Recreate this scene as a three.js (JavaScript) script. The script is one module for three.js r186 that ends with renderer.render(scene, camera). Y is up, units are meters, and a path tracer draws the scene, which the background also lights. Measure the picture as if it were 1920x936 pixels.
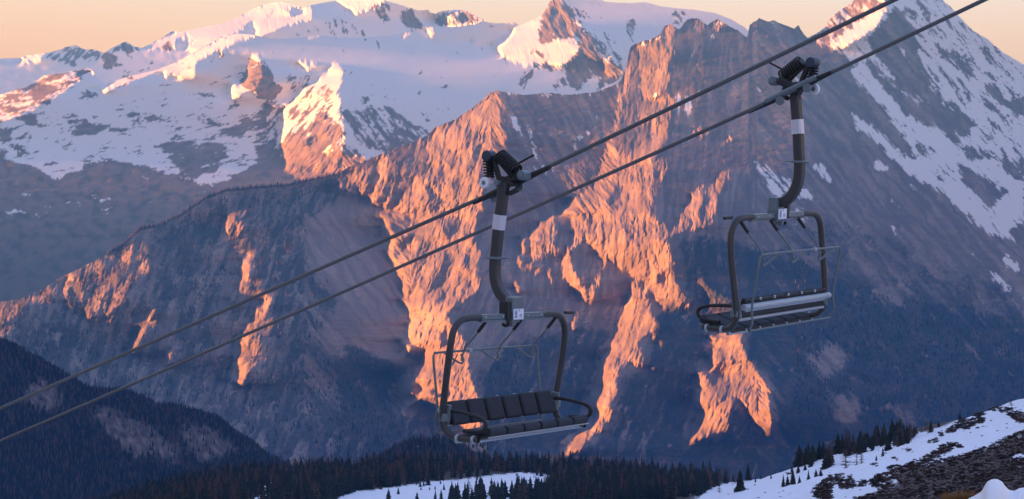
import * as THREE from 'three';
import { mergeGeometries } from 'three/addons/utils/BufferGeometryUtils.js';
import { RoundedBoxGeometry } from 'three/addons/geometries/RoundedBoxGeometry.js';

// ---------- camera, sky, sun, exposure ----------
const F = 3200, CX = 960, CY = 468, HORIZON = 640;          // focal length and picture centre in photograph pixels
const PITCH = Math.atan((HORIZON - CY) / F);
const scene = new THREE.Scene();
const camera = new THREE.PerspectiveCamera(2 * Math.atan(CY / F) * 180 / Math.PI, 1920 / 936, 0.5, 60000);
camera.rotation.x = PITCH;
camera.updateMatrixWorld(true);
scene.add(camera);

const SUN_AZ = 18 * Math.PI / 180, SUN_EL = 3 * Math.PI / 180;   // low evening sun, far to the left and a little behind the camera
const SUN = new THREE.Vector3(-Math.cos(SUN_AZ) * Math.cos(SUN_EL), Math.sin(SUN_EL), Math.sin(SUN_AZ) * Math.cos(SUN_EL));
const sun = new THREE.DirectionalLight(new THREE.Color().setRGB(1, 0.345, 0.08), 5);
sun.position.copy(SUN).multiplyScalar(9000).add(new THREE.Vector3(0, 0, -5000));
sun.target.position.set(0, 0, -5000);
sun.castShadow = true;
Object.assign(sun.shadow.camera, { left: -7000, right: 7000, top: 5000, bottom: -3000, near: 10, far: 24000 });
sun.shadow.mapSize.set(4096, 4096);
scene.add(sun, sun.target);

const renderer = new THREE.WebGLRenderer({ antialias: true });
renderer.toneMapping = THREE.LinearToneMapping;
renderer.toneMappingExposure = 7.9;
renderer.shadowMap.enabled = true;

const SKY_LEVEL = 0.116;
{ // dusk sky: peach above the horizon, turning to cool blue overhead
  const W = 512, H = 256, data = new Float32Array(W * H * 4);
  const stops = [[-90, 0.12, 0.15, 0.22], [-2, 0.12, 0.15, 0.22], [0, 1.95, 1.02, 0.36], [8, 1.98, 1.16, 0.54], [10, 1.92, 1.36, 0.90], [12, 1.7, 1.54, 1.36], [16, 1.12, 1.18, 1.38], [32, 0.56, 0.72, 1.36], [90, 0.32, 0.56, 1.36]];
  const sunAz = Math.atan2(SUN.z, SUN.x);
  for (let j = 0; j < H; j++) {
    const el = ((j + 0.5) / H - 0.5) * 180;
    let k = 0; while (k < stops.length - 2 && el > stops[k + 1][0]) k++;
    const a = stops[k], b = stops[k + 1], t = Math.min(1, Math.max(0, (el - a[0]) / (b[0] - a[0])));
    for (let i = 0; i < W; i++) {
      const az = ((i + 0.5) / W - 0.5) * 2 * Math.PI, near = 0.5 + 0.5 * Math.cos(az - sunAz);
      const warm = near * Math.exp(-Math.max(0, el) / 26), o = (j * W + i) * 4;
      for (let c = 0; c < 3; c++) data[o + c] = (a[1 + c] + (b[1 + c] - a[1 + c]) * t) * Math.exp(warm * [0.35, -0.5, -1.7][c]) * SKY_LEVEL;
      data[o + 3] = 1;
    }
  }
  const sky = new THREE.DataTexture(data, W, H, THREE.RGBAFormat, THREE.FloatType);
  sky.mapping = THREE.EquirectangularReflectionMapping;
  sky.magFilter = sky.minFilter = THREE.LinearFilter;
  sky.needsUpdate = true;
  scene.background = sky; scene.environment = sky;
}

scene.fog = new THREE.FogExp2(new THREE.Color().setRGB(0.08, 0.38, 1.0), 7.2e-5);

// ---------- helpers ----------
let seed = 20240611;
const rnd = () => { seed = (seed + 0x6D2B79F5) | 0; let t = Math.imul(seed ^ (seed >>> 15), 1 | seed); t = (t + Math.imul(t ^ (t >>> 7), 61 | t)) ^ t; return ((t ^ (t >>> 14)) >>> 0) / 4294967296; };
const clamp = (x, a = 0, b = 1) => x < a ? a : x > b ? b : x, lerp = (a, b, t) => a + (b - a) * t;
const sstep = (a, b, x) => { const t = clamp((x - a) / (b - a)); return t * t * (3 - 2 * t); };
const PERM = new Uint8Array(512); { const p = [...Array(256).keys()]; for (let i = 255; i > 0; i--) { const j = Math.floor(rnd() * (i + 1));[p[i], p[j]] = [p[j], p[i]]; } for (let i = 0; i < 512; i++) PERM[i] = p[i & 255]; }
const GX = new Float32Array(256), GY = new Float32Array(256); for (let i = 0; i < 256; i++) { const a = i / 256 * 6.28318; GX[i] = Math.cos(a); GY[i] = Math.sin(a); }
function n2(x, y) { // gradient noise, about -1 to 1
  const xi = Math.floor(x), yi = Math.floor(y), fx = x - xi, fy = y - yi, X = xi & 255, Y = yi & 255;
  const u = fx * fx * fx * (fx * (fx * 6 - 15) + 10), v = fy * fy * fy * (fy * (fy * 6 - 15) + 10);
  const a = PERM[PERM[X] + Y], b = PERM[PERM[X + 1] + Y], c = PERM[PERM[X] + Y + 1], d = PERM[PERM[X + 1] + Y + 1];
  const l = GX[a] * fx + GY[a] * fy, r = GX[b] * (fx - 1) + GY[b] * fy, l2 = GX[c] * fx + GY[c] * (fy - 1), r2 = GX[d] * (fx - 1) + GY[d] * (fy - 1);
  return 1.5 * lerp(lerp(l, r, u), lerp(l2, r2, u), v);
}
const fbm = (x, y, o = 4) => { let s = 0, a = 0.5; for (let i = 0; i < o; i++) { s += a * n2(x, y); x = x * 2.03 + 17.1; y = y * 2.03 + 5.7; a *= 0.5; } return s; };
const ridged = (x, y, o = 3) => { let s = 0, a = 0.55; for (let i = 0; i < o; i++) { s += a * (1 - 2 * Math.abs(n2(x, y))); x = x * 2.1 + 31.7; y = y * 2.1 + 9.2; a *= 0.5; } return s; };
// distance to the nearest and the second nearest of scattered points, one in each unit square: blocks with sharp creases
const CELL = [0, 0];
function blocks(x, y) { const xi = Math.floor(x), yi = Math.floor(y); let a = 9, b = 9; for (let j = -1; j < 2; j++) for (let i = -1; i < 2; i++) { const h = PERM[PERM[(xi + i) & 255] + ((yi + j) & 255)], g = PERM[h + 57], dx = xi + i + h / 255 - x, dy = yi + j + g / 255 - y, d = dx * dx + dy * dy; if (d < a) { b = a; a = d; } else if (d < b) b = d; } CELL[0] = Math.sqrt(a); CELL[1] = Math.sqrt(b); return CELL; }
const linePts = (list) => (x) => { // piecewise linear through [x, y] pairs
  if (x <= list[0][0]) return list[0][1];
  for (let i = 1; i < list.length; i++) if (x <= list[i][0]) return lerp(list[i - 1][1], list[i][1], (x - list[i - 1][0]) / (list[i][0] - list[i - 1][0]));
  return list[list.length - 1][1];
};
const COSP = Math.cos(PITCH), SINP = Math.sin(PITCH);
// the point in the world that lies at depth D (metres ahead, level) in the direction of photograph pixel (px, py)
function at(px, py, D, out = new THREE.Vector3()) {
  const x = (px - CX) / F, y = -(py - CY) / F;
  const wy = y * COSP + SINP, wz = y * SINP - COSP, k = D / -wz;
  return out.set(x * k, wy * k, -D);
}
const pairs = (a) => { const r = []; for (let i = 0; i < a.length; i += 2) r.push([a[i], a[i + 1]]); return r; };
// outlines read from an enlarged piece of the photograph: ox, oy its corner, s its scale
const from = (ox, oy, s) => (...a) => pairs(a).map(([x, y]) => [ox + x / s, oy + y / s]);
class Plan { // a map over a rectangle of the mountain side: outlines filled with values
  constructor(x0, y0, x1, y1, g, v = 0) { this.x0 = x0; this.y0 = y0; this.g = g; this.w = Math.ceil((x1 - x0) / g) + 1; this.h = Math.ceil((y1 - y0) / g) + 1; this.d = new Float32Array(this.w * this.h); this.d.fill(v); }
  fill(poly, v) {
    const { w, h, g, d } = this;
    let lo = Infinity, hi = -Infinity; for (const p of poly) { lo = Math.min(lo, p[1]); hi = Math.max(hi, p[1]); }
    for (let j = Math.max(0, Math.ceil((lo - this.y0) / g)); j < h && this.y0 + j * g <= hi; j++) {
      const y = this.y0 + j * g, xs = [];
      for (let i = 0, k = poly.length - 1; i < poly.length; k = i++) { const [ax, ay] = poly[k], [bx, by] = poly[i]; if ((ay > y) !== (by > y)) xs.push(ax + (y - ay) / (by - ay) * (bx - ax)); }
      xs.sort((a, b) => a - b);
      for (let i = 0; i + 1 < xs.length; i += 2) for (let c = Math.max(0, Math.ceil((xs[i] - this.x0) / g)); c < w && this.x0 + c * g <= xs[i + 1]; c++) d[j * w + c] = v;
    }
    return this;
  }
  blur(r) { for (let pass = 0; pass < 2; pass++) { const { w, h, d } = this, t = new Float32Array(d.length);
    for (let j = 0; j < h; j++) for (let i = 0; i < w; i++) { let s = 0, n = 0; for (let k = Math.max(0, i - r); k <= Math.min(w - 1, i + r); k++) { s += d[j * w + k]; n++; } t[j * w + i] = s / n; }
    for (let j = 0; j < h; j++) for (let i = 0; i < w; i++) { let s = 0, n = 0; for (let k = Math.max(0, j - r); k <= Math.min(h - 1, j + r); k++) { s += t[k * w + i]; n++; } d[j * w + i] = s / n; } } return this; }
  at(x, y) { const { w, h, d } = this, u = clamp((x - this.x0) / this.g, 0, w - 1.001), v = clamp((y - this.y0) / this.g, 0, h - 1.001), i = u | 0, j = v | 0, a = u - i, b = v - j, k = j * w + i; return lerp(lerp(d[k], d[k + 1], a), lerp(d[k + w], d[k + w + 1], a), b); }
}
// The relief of a mountain side: finds the log of the depth whose steps to the right and downward come closest to those wanted (least squares, coarse to fine).
function relief(w, h, gx, gy, wy) {
  if (w < 24 || h < 24) return sweep(new Float32Array(w * h), w, h, gx, gy, wy, 400);
  const W = (w + 1) >> 1, H = (h + 1) >> 1, cx = new Float32Array(W * H), cy = new Float32Array(W * H), cw = new Float32Array(W * H);
  for (let j = 0; j < H; j++) for (let i = 0; i < W; i++) {
    const i1 = Math.min(w - 1, 2 * i + 1), j1 = Math.min(h - 1, 2 * j + 1), a = 2 * j * w + 2 * i, b = 2 * j * w + i1, c = j1 * w + 2 * i, d = j1 * w + i1;
    cx[j * W + i] = (gx[a] + gx[b] + gx[c] + gx[d]) / 2; cy[j * W + i] = (gy[a] + gy[b] + gy[c] + gy[d]) / 2; cw[j * W + i] = (wy[a] + wy[b] + wy[c] + wy[d]) / 4;
  }
  const q = relief(W, H, cx, cy, cw), f = new Float32Array(w * h);
  for (let j = 0; j < h; j++) for (let i = 0; i < w; i++) { const u = Math.min(W - 1.001, i / 2), v = Math.min(H - 1.001, j / 2), I = u | 0, J = v | 0, a = u - I, b = v - J; f[j * w + i] = lerp(lerp(q[J * W + I], q[J * W + I + 1], a), lerp(q[(J + 1) * W + I], q[(J + 1) * W + I + 1], a), b); }
  return sweep(f, w, h, gx, gy, wy, 60);
}
function sweep(q, w, h, gx, gy, wy, n) {
  const om = 1.7;
  for (let k = 0; k < n; k++) for (let j = 0; j < h; j++) for (let i = 0; i < w; i++) {
    const o = j * w + i; let s = 0, m = 0;
    if (i > 0) { s += q[o - 1] + gx[o - 1]; m++; }
    if (i < w - 1) { s += q[o + 1] - gx[o]; m++; }
    if (j > 0) { const t = wy[o - w]; s += t * (q[o - w] + gy[o - w]); m += t; }
    if (j < h - 1) { const t = wy[o]; s += t * (q[o + 1 * w] - gy[o]); m += t; }
    q[o] += om * (s / m - q[o]);
  }
  return q;
}
const TAN_AZ = Math.tan(SUN_AZ), TAN_EL = Math.tan(SUN_EL) / Math.cos(SUN_AZ);
const used = {};
const numbered = (n) => { const k = used[n] = (used[n] ?? -1) + 1; return k ? n + '_' + String(k).padStart(3, '0') : n; };
function add(o, name, data, parent = scene) {
  o.name = parent === scene ? numbered(name) : name; if (data) o.userData = { ...data };
  o.traverse((m) => { if (m.isMesh) m.castShadow = m.receiveShadow = true; });
  parent.add(o); return o;
}
/* A mountain side seen from across the valley.
   sky, foot: its crest and its foot; faces: how far each place turns towards the evening sun (1) or away from it (0); steep: metres back per metre up;
   depth: mean distance; tint(px, py, detail) its rock, snow and wood */
function mountain(name, data, o) {
  const { x0, x1, y0, y1, step, sky, foot, faces, steep, depth, tint, grain, soft = () => 1, away = () => 0, glow = () => 0, wv = 0.05, rough = 1, passes = 4 } = o;
  const g = step, w = Math.ceil((x1 - x0) / g) + 1, h = Math.ceil((y1 - y0) / g) + 1;
  const gx = new Float32Array(w * h), gy = new Float32Array(w * h), wy = new Float32Array(w * h).fill(wv), crag = new Float32Array(w * h), want = new Float32Array(w * h);
  for (let j = 0; j < h; j++) for (let i = 0; i < w; i++) {
    const px = x0 + i * g, py = y0 + j * g, k = j * w + i;
    const [ca, sa, l1, l2] = grain(px, py), u = px * ca + py * sa, v = -px * sa + py * ca;      // u across the fall line, v along it
    const fray = 5 * n2(u / 5, v / 26) + 2.5 * n2(u / 2.6 + 7, v / 12), wx = px + 6 * fbm(px / 45, py / 45, 3) + fray * ca, wyy = py + 7 * fbm(px / 50 + 40, py / 50, 3) + fray * sa + 6 * n2(u / 4 + 90, v / 30);
    let T = clamp(Math.max(faces.at(wx, wyy), glow(px, py))); const ds = steep(px, py), thr = TAN_AZ + ds * TAN_EL;
    const r1 = ridged(u / l1 + 0.15 * fbm(px / 30, py / 30, 2), v / l2, 3), r2 = fbm(u / 4.2, v / 24, 2), big = fbm(u / (l1 * 3.5), v / (l2 * 3), 2);
    { const wob = fbm(px / 26 + 5, py / 26, 2), f = soft(px, py), crack = ridged(u / 17 + 0.7 * wob, v / 90 + 0.4 * wob, 3), thin = ridged(u / 7.5 + 0.4 * wob + 60, v / 44, 2); T *= (1 - f * 0.6 * sstep(0.5, 0.72, crack)) * (1 - f * 0.35 * sstep(0.45, 0.68, thin)) * (1 - f * 0.4 * sstep(0.0, 0.35, fbm(px / 38 + 11, py / 55, 3))); }   // gullies that split the lit faces
    const firm = rough * soft(px, py), on = sstep(0.06, 0.5, T);
    const lit = -(0.3 + 1.2 * T) * lerp(0.5, 1, soft(px, py)) + firm * (0.55 * (r1 - 0.25) + 0.7 * r2), dark = thr + 0.008 + away(px, py) + 0.06 * (1 - soft(px, py)) + 0.09 * sstep(690, 800, py) + firm * 0.4 * Math.max(0, 0.3 * r1 + 0.35 * r2 + 0.5 * big - 0.12);
    gx[k] = lerp(dark, lit, on) / F * g; want[k] = T;
    gy[k] = -(ds * (1 + firm * (0.35 * n2(px / 26, py / 9) + 0.5 * big)) + firm * 0.45 * n2(u / 6 + 70, v / 12)) / F * g;
    // crags, ribs and cracks a few metres across
    const bend = fbm(px / 22, py / 22, 3), cr = ridged(u / 12 + 0.5 * bend, v / 75 + 0.4 * fbm(px / 40 + 8, py / 40, 2), 5), ck = ridged(u / 6.5 + 0.35 * bend + 50, v / 34 + 0.3 * bend, 3), here = 0.55 + 0.9 * fbm(px / 60 + 30, py / 60, 2);
    const c1 = blocks(u / 15 + 0.5 * bend, v / 46 + 0.4 * bend), f1 = c1[0] * 0.9 - (c1[1] - c1[0]) * 0.5, c2 = blocks(u / 6 + 0.4 * bend + 40, v / 15 + 0.3 * bend), f3 = c2[0] * 0.8 - (c2[1] - c2[0]) * 0.4;   // broken blocks and ledges
    crag[k] = firm * (on * here * (-2.6 * cr - 1.2 * ck + 9 * f1 + 4.2 * f3) + (1 - on) * 2.2 * fbm(px / 46 + 0.3 * bend, py / 7 + 0.8 * bend, 3)) / F;
  }
  let q = relief(w, h, gx, gy, wy);
  for (let pass = 0; pass < passes; pass++) { // turn the slopes that the sun would miss or catch by mistake
    const q0 = q, base = Math.log(depth), W2 = (w + 1) >> 1, H2 = (h + 1) >> 1, turn = new Float32Array(W2 * H2);
    const here = (u, v) => { const i = u | 0, j = v | 0, a = u - i, b = v - j, k = j * w + i; return lerp(lerp(q0[k], q0[k + 1], a), lerp(q0[k + w], q0[k + w + 1], a), b); };
    let mean = 0; for (let k = 0; k < q.length; k++) mean += q[k]; mean = base - mean / q.length;
    const se = Math.sin(SUN_EL), ca = Math.cos(SUN_AZ), sa = Math.sin(SUN_AZ), P = new THREE.Vector3();
    for (let j = 1; j < H2 - 1; j++) for (let i = 1; i < W2 - 1; i++) {
      const a = Math.min(w - 2, 2 * i), b = Math.min(h - 2, 2 * j), k = b * w + a, T = want[k];
      const sx = (q[k + 1] - q[k - 1]) / (2 * g) * F, sy = -(q[k + w] - q[k - w]) / (2 * g) * F;
      let nl = (-sx * ca + sy * se + sa) / Math.sqrt(1 + sx * sx + sy * sy);
      if (nl > 0.02) { // is something to the left in the way?
        const D = Math.exp(q[k] + mean); at(x0 + a * g, y0 + b * g, D, P);
        for (let t = 12; t < 2500; t *= 1.13) {
          const X = P.x - ca * t, Y = P.y + se * t, Dp = D - sa * t, u = (CX + F * X / Dp - x0) / g, ey = Y / Dp, py = CY - F * Math.tan(Math.atan(ey) - PITCH), v = (py - y0) / g;
          if (u < 0 || v < 0 || v > h - 1.01 || py < sky(x0 + u * g)) break;
          if (Math.exp(here(u, v) + mean) < Dp - 2) { nl = 0; break; }
        }
      }
      turn[j * W2 + i] = T > 0.3 ? (nl < 0.12 ? -0.55 : 0) : T < 0.08 ? (nl > 0.008 ? 0.06 + nl * 1.1 : 0) : 0;
    }
    for (let j = 0; j < h; j++) for (let i = 0; i < w; i++) { const I = Math.min(W2 - 2, Math.max(1, i >> 1)), J = Math.min(H2 - 2, Math.max(1, j >> 1)), o = J * W2 + I; gx[j * w + i] += (turn[o] * 2 + turn[o - 1] + turn[o + 1] + turn[o - W2] + turn[o + W2]) / 6 / F * g; }
    q = relief(w, h, gx, gy, wy);
  }
  let m = 0; for (let k = 0; k < q.length; k++) m += q[k]; m = Math.log(depth) - m / q.length;
  for (let k = 0; k < q.length; k++) q[k] += crag[k];
  const look = (px, py) => { const u = clamp((px - x0) / g, 0, w - 1.001), v = clamp((py - y0) / g, 0, h - 1.001), i = u | 0, j = v | 0, a = u - i, b = v - j, k = j * w + i; return Math.exp(m + lerp(lerp(q[k], q[k + 1], a), lerp(q[k + w], q[k + w + 1], a), b)); };
  let most = 0; for (let i = 0; i < w; i++) { const px = x0 + i * g; most = Math.max(most, foot(px) - sky(px)); }
  const rows = Math.ceil(most / g) + 1, BACK = 7, n = rows + BACK + 1, pos = new Float32Array(w * n * 3), col = new Float32Array(w * n * 3), p = new THREE.Vector3(), c = [0, 0, 0];
  const skyD = new Float32Array(w);
  for (let i = 0; i < w; i++) {
    const px = x0 + i * g, top = sky(px), bot = foot(px);
    for (let j = 0; j < n; j++) {
      const k = (j * w + i) * 3, r = j - BACK;
      if (r < 0) { // the far side of the crest
        at(px, top, look(px, top), p); const b = Math.pow(-r / BACK, 2) * depth * 0.22; const kx = 1 + b / -p.z;
        p.x *= kx; p.z -= b; p.y -= b * 0.75 * (1 + 0.2 * n2(px / 30, r));
        tint(px, top, c);
      } else if (r >= rows) { at(px, bot, look(px, bot), p); p.y -= 500; p.z += 150; tint(px, bot, c); }
      else { const py = lerp(top, bot, r / (rows - 1)); at(px, py, look(px, py), p); tint(px, py, c); }
      pos[k] = p.x; pos[k + 1] = p.y; pos[k + 2] = p.z; col[k] = c[0]; col[k + 1] = c[1]; col[k + 2] = c[2];
    }
  }
  const geo = gridGeometry(pos, col, w, n, true);
  const mesh = new THREE.Mesh(geo, CRAGS);
  add(mesh, name, data);
  mesh.userData.kind = 'structure';
  return { mesh, look };
}
function gridGeometry(pos, col, w, n, faceted) {
  const idx = new Uint32Array((w - 1) * (n - 1) * 6); let t = 0;
  for (let j = 0; j < n - 1; j++) for (let i = 0; i < w - 1; i++) { const a = j * w + i, b = a + 1, c = a + w, d = c + 1; idx[t++] = a; idx[t++] = c; idx[t++] = b; idx[t++] = b; idx[t++] = c; idx[t++] = d; }
  const geo = new THREE.BufferGeometry();
  geo.setAttribute('position', new THREE.BufferAttribute(pos, 3)); geo.setAttribute('color', new THREE.BufferAttribute(col, 3)); geo.setIndex(new THREE.BufferAttribute(idx, 1)); if (!faceted) geo.computeVertexNormals();
  return geo;
}
const CRAGS = new THREE.MeshStandardMaterial({ vertexColors: true, roughness: 0.95, metalness: 0, flatShading: true });
const MOUNTAIN = new THREE.MeshStandardMaterial({ vertexColors: true, roughness: 0.95, metalness: 0 });
// ---------- the mountains ----------
const SNOW = [0.83, 0.79, 0.77], ROCK = [0.27, 0.205, 0.17], DARKROCK = [0.13, 0.108, 0.10], SCREE = [0.38, 0.30, 0.255], WOOD = [0.018, 0.032, 0.036], BARE = [0.095, 0.072, 0.062], TURF = [0.22, 0.15, 0.115];
const mixTo = (c, b, t) => { c[0] += (b[0] - c[0]) * t; c[1] += (b[1] - c[1]) * t; c[2] += (b[2] - c[2]) * t; };
const put = (c, b) => { c[0] = b[0]; c[1] = b[1]; c[2] = b[2]; };
const a00 = from(0, 0, 2.675), a48 = from(480, 0, 2.675), a96 = from(960, 0, 2.675), a144 = from(1440, 0, 2.675);
const b00 = from(0, 300, 2.675), b48 = from(480, 300, 2.675), b96 = from(960, 300, 2.675), b144 = from(1440, 300, 2.675);
const c00 = from(0, 600, 2.785), c48 = from(480, 600, 2.785), c96 = from(960, 600, 2.785), c144 = from(1440, 600, 2.785), d00 = from(0, 468, 2), raw = from(0, 0, 1);

// --- the rocky main mountain with its pillar, and the snowy peak at its end
{
  const crest = linePts(pairs([-160, 612, -60, 588, 0, 566, 40, 560, 75, 545, 110, 522, 150, 503, 200, 478, 235, 455, 262, 430, 300, 423, 340, 402, 385, 372, 420, 358, 480, 352, 540, 347, 570, 340, 600, 334, 630, 327, 659, 311, 693, 298, 719, 287, 757, 273, 801, 254, 816, 239, 854, 224, 880, 206, 906, 187, 917, 175, 932, 170, 960, 173, 982, 178, 1031, 174, 1068, 178, 1113, 173, 1147, 162, 1164, 152, 1175, 123, 1179, 100, 1182, 88, 1192, 82, 1222, 73, 1238, 64, 1246, 49, 1259, 45, 1272, 56, 1289, 36, 1308, 34, 1326, 47, 1345, 35, 1367, 49, 1385, 58, 1401, 70, 1406, 47, 1424, 34, 1440, 41, 1450, 38, 1470, 46, 1490, 54, 1497, 47, 1504, 58, 1514, 72, 1532, 62, 1546, 52, 1558, 32, 1575, 20, 1595, 6, 1612, -8, 1640, -22, 1690, -34, 1740, -24, 1775, 6, 1800, 32, 1825, 58, 1850, 72, 1880, 98, 1905, 112, 1940, 135, 2080, 215]));
  const sky = (x) => crest(x) + 2.2 * fbm(x / 14, 3, 3) + (x < 640 ? 0 : 1.6 * n2(x / 5, 9));
  const foot = linePts(pairs([-160, 900, 300, 890, 640, 905, 1400, 905, 2080, 830]));
  const faces = new Plan(-160, -60, 2080, 910, 2);
  const L = (p, v = 1) => faces.fill(p, v);
  // upper buttress left of the pillar
  L(a48(860, 680, 900, 650, 1000, 605, 1080, 545, 1150, 490, 1190, 460, 1225, 500, 1215, 600, 1245, 700, 1230, 760, 1160, 760, 1135, 830, 1120, 940, 740, 940, 790, 880, 830, 800, 820, 740), 0.85);
  L(a48(650, 790, 740, 745, 800, 740, 800, 800, 740, 880, 660, 900), 0.16);
  L(raw(596, 338, 650, 315, 720, 288, 800, 256, 800, 330, 750, 400, 700, 430, 650, 390, 600, 370), 0.24); L(raw(1010, 330, 1080, 300, 1150, 230, 1165, 330, 1110, 420, 1020, 430), 0.2); L(raw(1250, 70, 1300, 60, 1330, 130, 1300, 220, 1262, 200), 0.16);
  L(a48(615, 790, 640, 772, 656, 800, 650, 860, 640, 908, 613, 908));
  L(b48(615, 0, 660, 0, 650, 60, 640, 110, 615, 95)); L(b48(565, 200, 590, 150, 615, 110, 628, 150, 605, 215, 575, 222)); L(b48(632, 215, 655, 200, 650, 245, 632, 235));
  L(b48(365, 150, 385, 110, 415, 90, 405, 175, 385, 160), 0.55); L(b48(440, 185, 460, 90, 500, 60, 550, 40, 575, 30, 540, 100, 535, 160, 515, 197, 505, 130, 480, 120, 460, 150), 0.7);
  L(b48(900, 0, 860, 60, 800, 90, 770, 130, 740, 190, 700, 240, 680, 290, 640, 300, 615, 330, 630, 380, 645, 420, 640, 470, 670, 530, 700, 570, 720, 620, 715, 700, 745, 740, 770, 810, 800, 780, 850, 760, 760, 820, 700, 936, 840, 936, 850, 880, 900, 860, 920, 830, 960, 760, 990, 720, 1060, 690, 1112, 660, 1100, 560, 1112, 480, 1100, 400, 1095, 330, 1110, 280, 1130, 220, 1130, 100, 1120, 0), 0.9);
  for (const h of [a48(1035, 700, 1050, 660, 1075, 640, 1070, 700, 1040, 760, 1020, 750), a48(1080, 740, 1100, 700, 1120, 740, 1110, 790, 1080, 800), a48(945, 800, 975, 745, 1015, 790, 990, 830, 960, 835), a48(1160, 740, 1210, 715, 1270, 740, 1240, 775), a48(895, 890, 930, 850, 960, 880, 940, 915),
    b48(880, 140, 900, 200, 890, 260, 870, 270, 860, 200, 850, 130), b48(930, 280, 1000, 280, 1020, 320, 980, 390, 960, 400, 930, 350), b48(690, 420, 760, 370, 800, 360, 790, 400, 740, 460, 700, 490, 680, 450), b48(660, 330, 720, 285, 790, 285, 760, 340, 680, 375), b48(940, 480, 980, 470, 960, 560, 940, 640, 890, 660, 860, 650, 880, 600, 920, 540),
    b48(900, 700, 940, 650, 950, 690, 900, 745), b48(765, 640, 792, 615, 780, 670, 750, 695), b48(1040, 485, 1072, 500, 1060, 562, 1038, 540), b48(880, 90, 905, 70, 915, 130, 890, 150), b48(985, 120, 1010, 60, 1020, 140, 1000, 190), b48(915, 0, 940, 0, 925, 60)]) L(h, 0);
  L(b48(800, 440, 860, 400, 900, 470, 860, 560, 800, 620, 760, 560), 0.45); L(b48(880, 200, 940, 190, 930, 260, 900, 330), 0.35);
  // the lower cliffs left of the near chair
  L(c48(725, 130, 760, 80, 830, 0, 890, 0, 860, 80, 820, 130, 770, 205), 0.7);
  L(c48(880, 100, 930, 60, 950, 25, 1000, 0, 1045, 40, 1092, 120, 1112, 250, 1142, 400, 1175, 570, 1050, 580, 960, 510, 930, 470, 870, 420, 820, 430, 740, 495, 735, 400, 740, 330, 690, 352, 720, 300, 860, 230, 870, 170));
  L(c48(948, 60, 982, 58, 1002, 110, 970, 162, 950, 115), 0); L(c48(808, 325, 862, 325, 862, 385, 820, 402), 0); L(c48(690, 352, 740, 300, 860, 232, 870, 260, 760, 330), 0.4); L(c48(880, 330, 930, 300, 960, 330, 900, 400), 0.45);
  // the pillar and the great slabs under it
  L(a96(625, 225, 740, 190, 760, 250, 780, 180, 800, 180, 800, 260, 775, 330, 792, 400, 770, 450, 740, 470, 690, 495, 645, 505, 640, 440, 650, 400, 640, 330, 645, 270, 625, 262));
  L(a96(575, 330, 602, 335, 590, 400, 565, 480, 550, 560, 525, 650, 488, 710, 500, 640, 530, 540, 555, 420), 0.95); L(a96(590, 238, 622, 262, 632, 330, 612, 420, 590, 470, 605, 340, 580, 320), 0.22); L(a96(560, 560, 600, 470, 645, 520, 600, 620, 575, 700, 548, 690), 0.3);
  L(a96(620, 600, 700, 505, 800, 488, 812, 520, 780, 580, 772, 680, 730, 760, 690, 800, 762, 830, 766, 905, 742, 885, 722, 810, 690, 940, 430, 940, 440, 850, 462, 765, 495, 705, 545, 770, 575, 700, 600, 760, 640, 730, 700, 640, 640, 660), 0.8);
  L(a96(560, 720, 590, 690, 600, 740, 570, 790), 0); L(a96(620, 640, 660, 610, 690, 640, 640, 720), 0.1); L(a96(660, 690, 720, 650, 710, 700, 670, 740), 0.1);
  L(b96(435, 0, 690, 0, 690, 110, 705, 190, 695, 250, 720, 300, 760, 320, 792, 370, 765, 400, 780, 470, 818, 520, 805, 600, 822, 640, 890, 752, 770, 750, 740, 720, 690, 660, 665, 680, 690, 700, 690, 780, 745, 835, 690, 862, 640, 890, 620, 940, 495, 940, 510, 900, 545, 800, 560, 740, 590, 660, 612, 600, 560, 560, 500, 505, 470, 510, 442, 560, 440, 610, 410, 680, 385, 722, 340, 690, 290, 640, 260, 560, 235, 500, 280, 440, 320, 410, 305, 400, 310, 330, 295, 290, 280, 270, 250, 282, 240, 240, 330, 180, 420, 120, 440, 40));
  L(b96(715, 0, 760, 0, 768, 80, 750, 112, 735, 60), 0.9);
  for (const h of [b96(290, 450, 350, 405, 400, 430, 452, 500, 440, 560, 400, 622, 365, 658, 320, 600, 290, 540, 280, 490), b96(490, 170, 530, 103, 557, 130, 545, 172, 480, 242, 468, 200), b96(718, 580, 760, 542, 782, 580, 770, 622, 730, 612), b96(340, 385, 380, 355, 372, 400)]) L(h, 0);
  L(b96(610, 610, 660, 570, 690, 600, 640, 662), 0.1); L(b96(560, 170, 580, 160, 585, 200, 565, 210), 0.1); L(b96(480, 250, 540, 190, 560, 230, 500, 280), 0.55); L(b96(500, 320, 560, 380, 620, 440, 640, 420, 560, 330), 0.6);
  L(b96(85, 360, 110, 330, 160, 310, 200, 272, 217, 330, 205, 400, 227, 440, 215, 492, 185, 460, 140, 492, 100, 507, 85, 440), 0.9); L(b96(15, 420, 60, 368, 67, 430, 55, 467, 25, 440)); L(b96(0, 590, 30, 620, 42, 662, 8, 660)); L(b96(170, 580, 197, 540, 197, 605, 168, 645), 0.7); L(b96(28, 520, 48, 488, 52, 555, 32, 550), 0.7); L(b96(293, 850, 298, 800, 330, 757, 338, 768, 312, 820, 306, 862), 0.7); L(b96(60, 540, 90, 515, 95, 545, 70, 560), 0.7); L(b96(120, 545, 140, 540, 140, 575, 122, 570), 0.7); L(b96(90, 180, 100, 240, 88, 245), 0.8);
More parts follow.
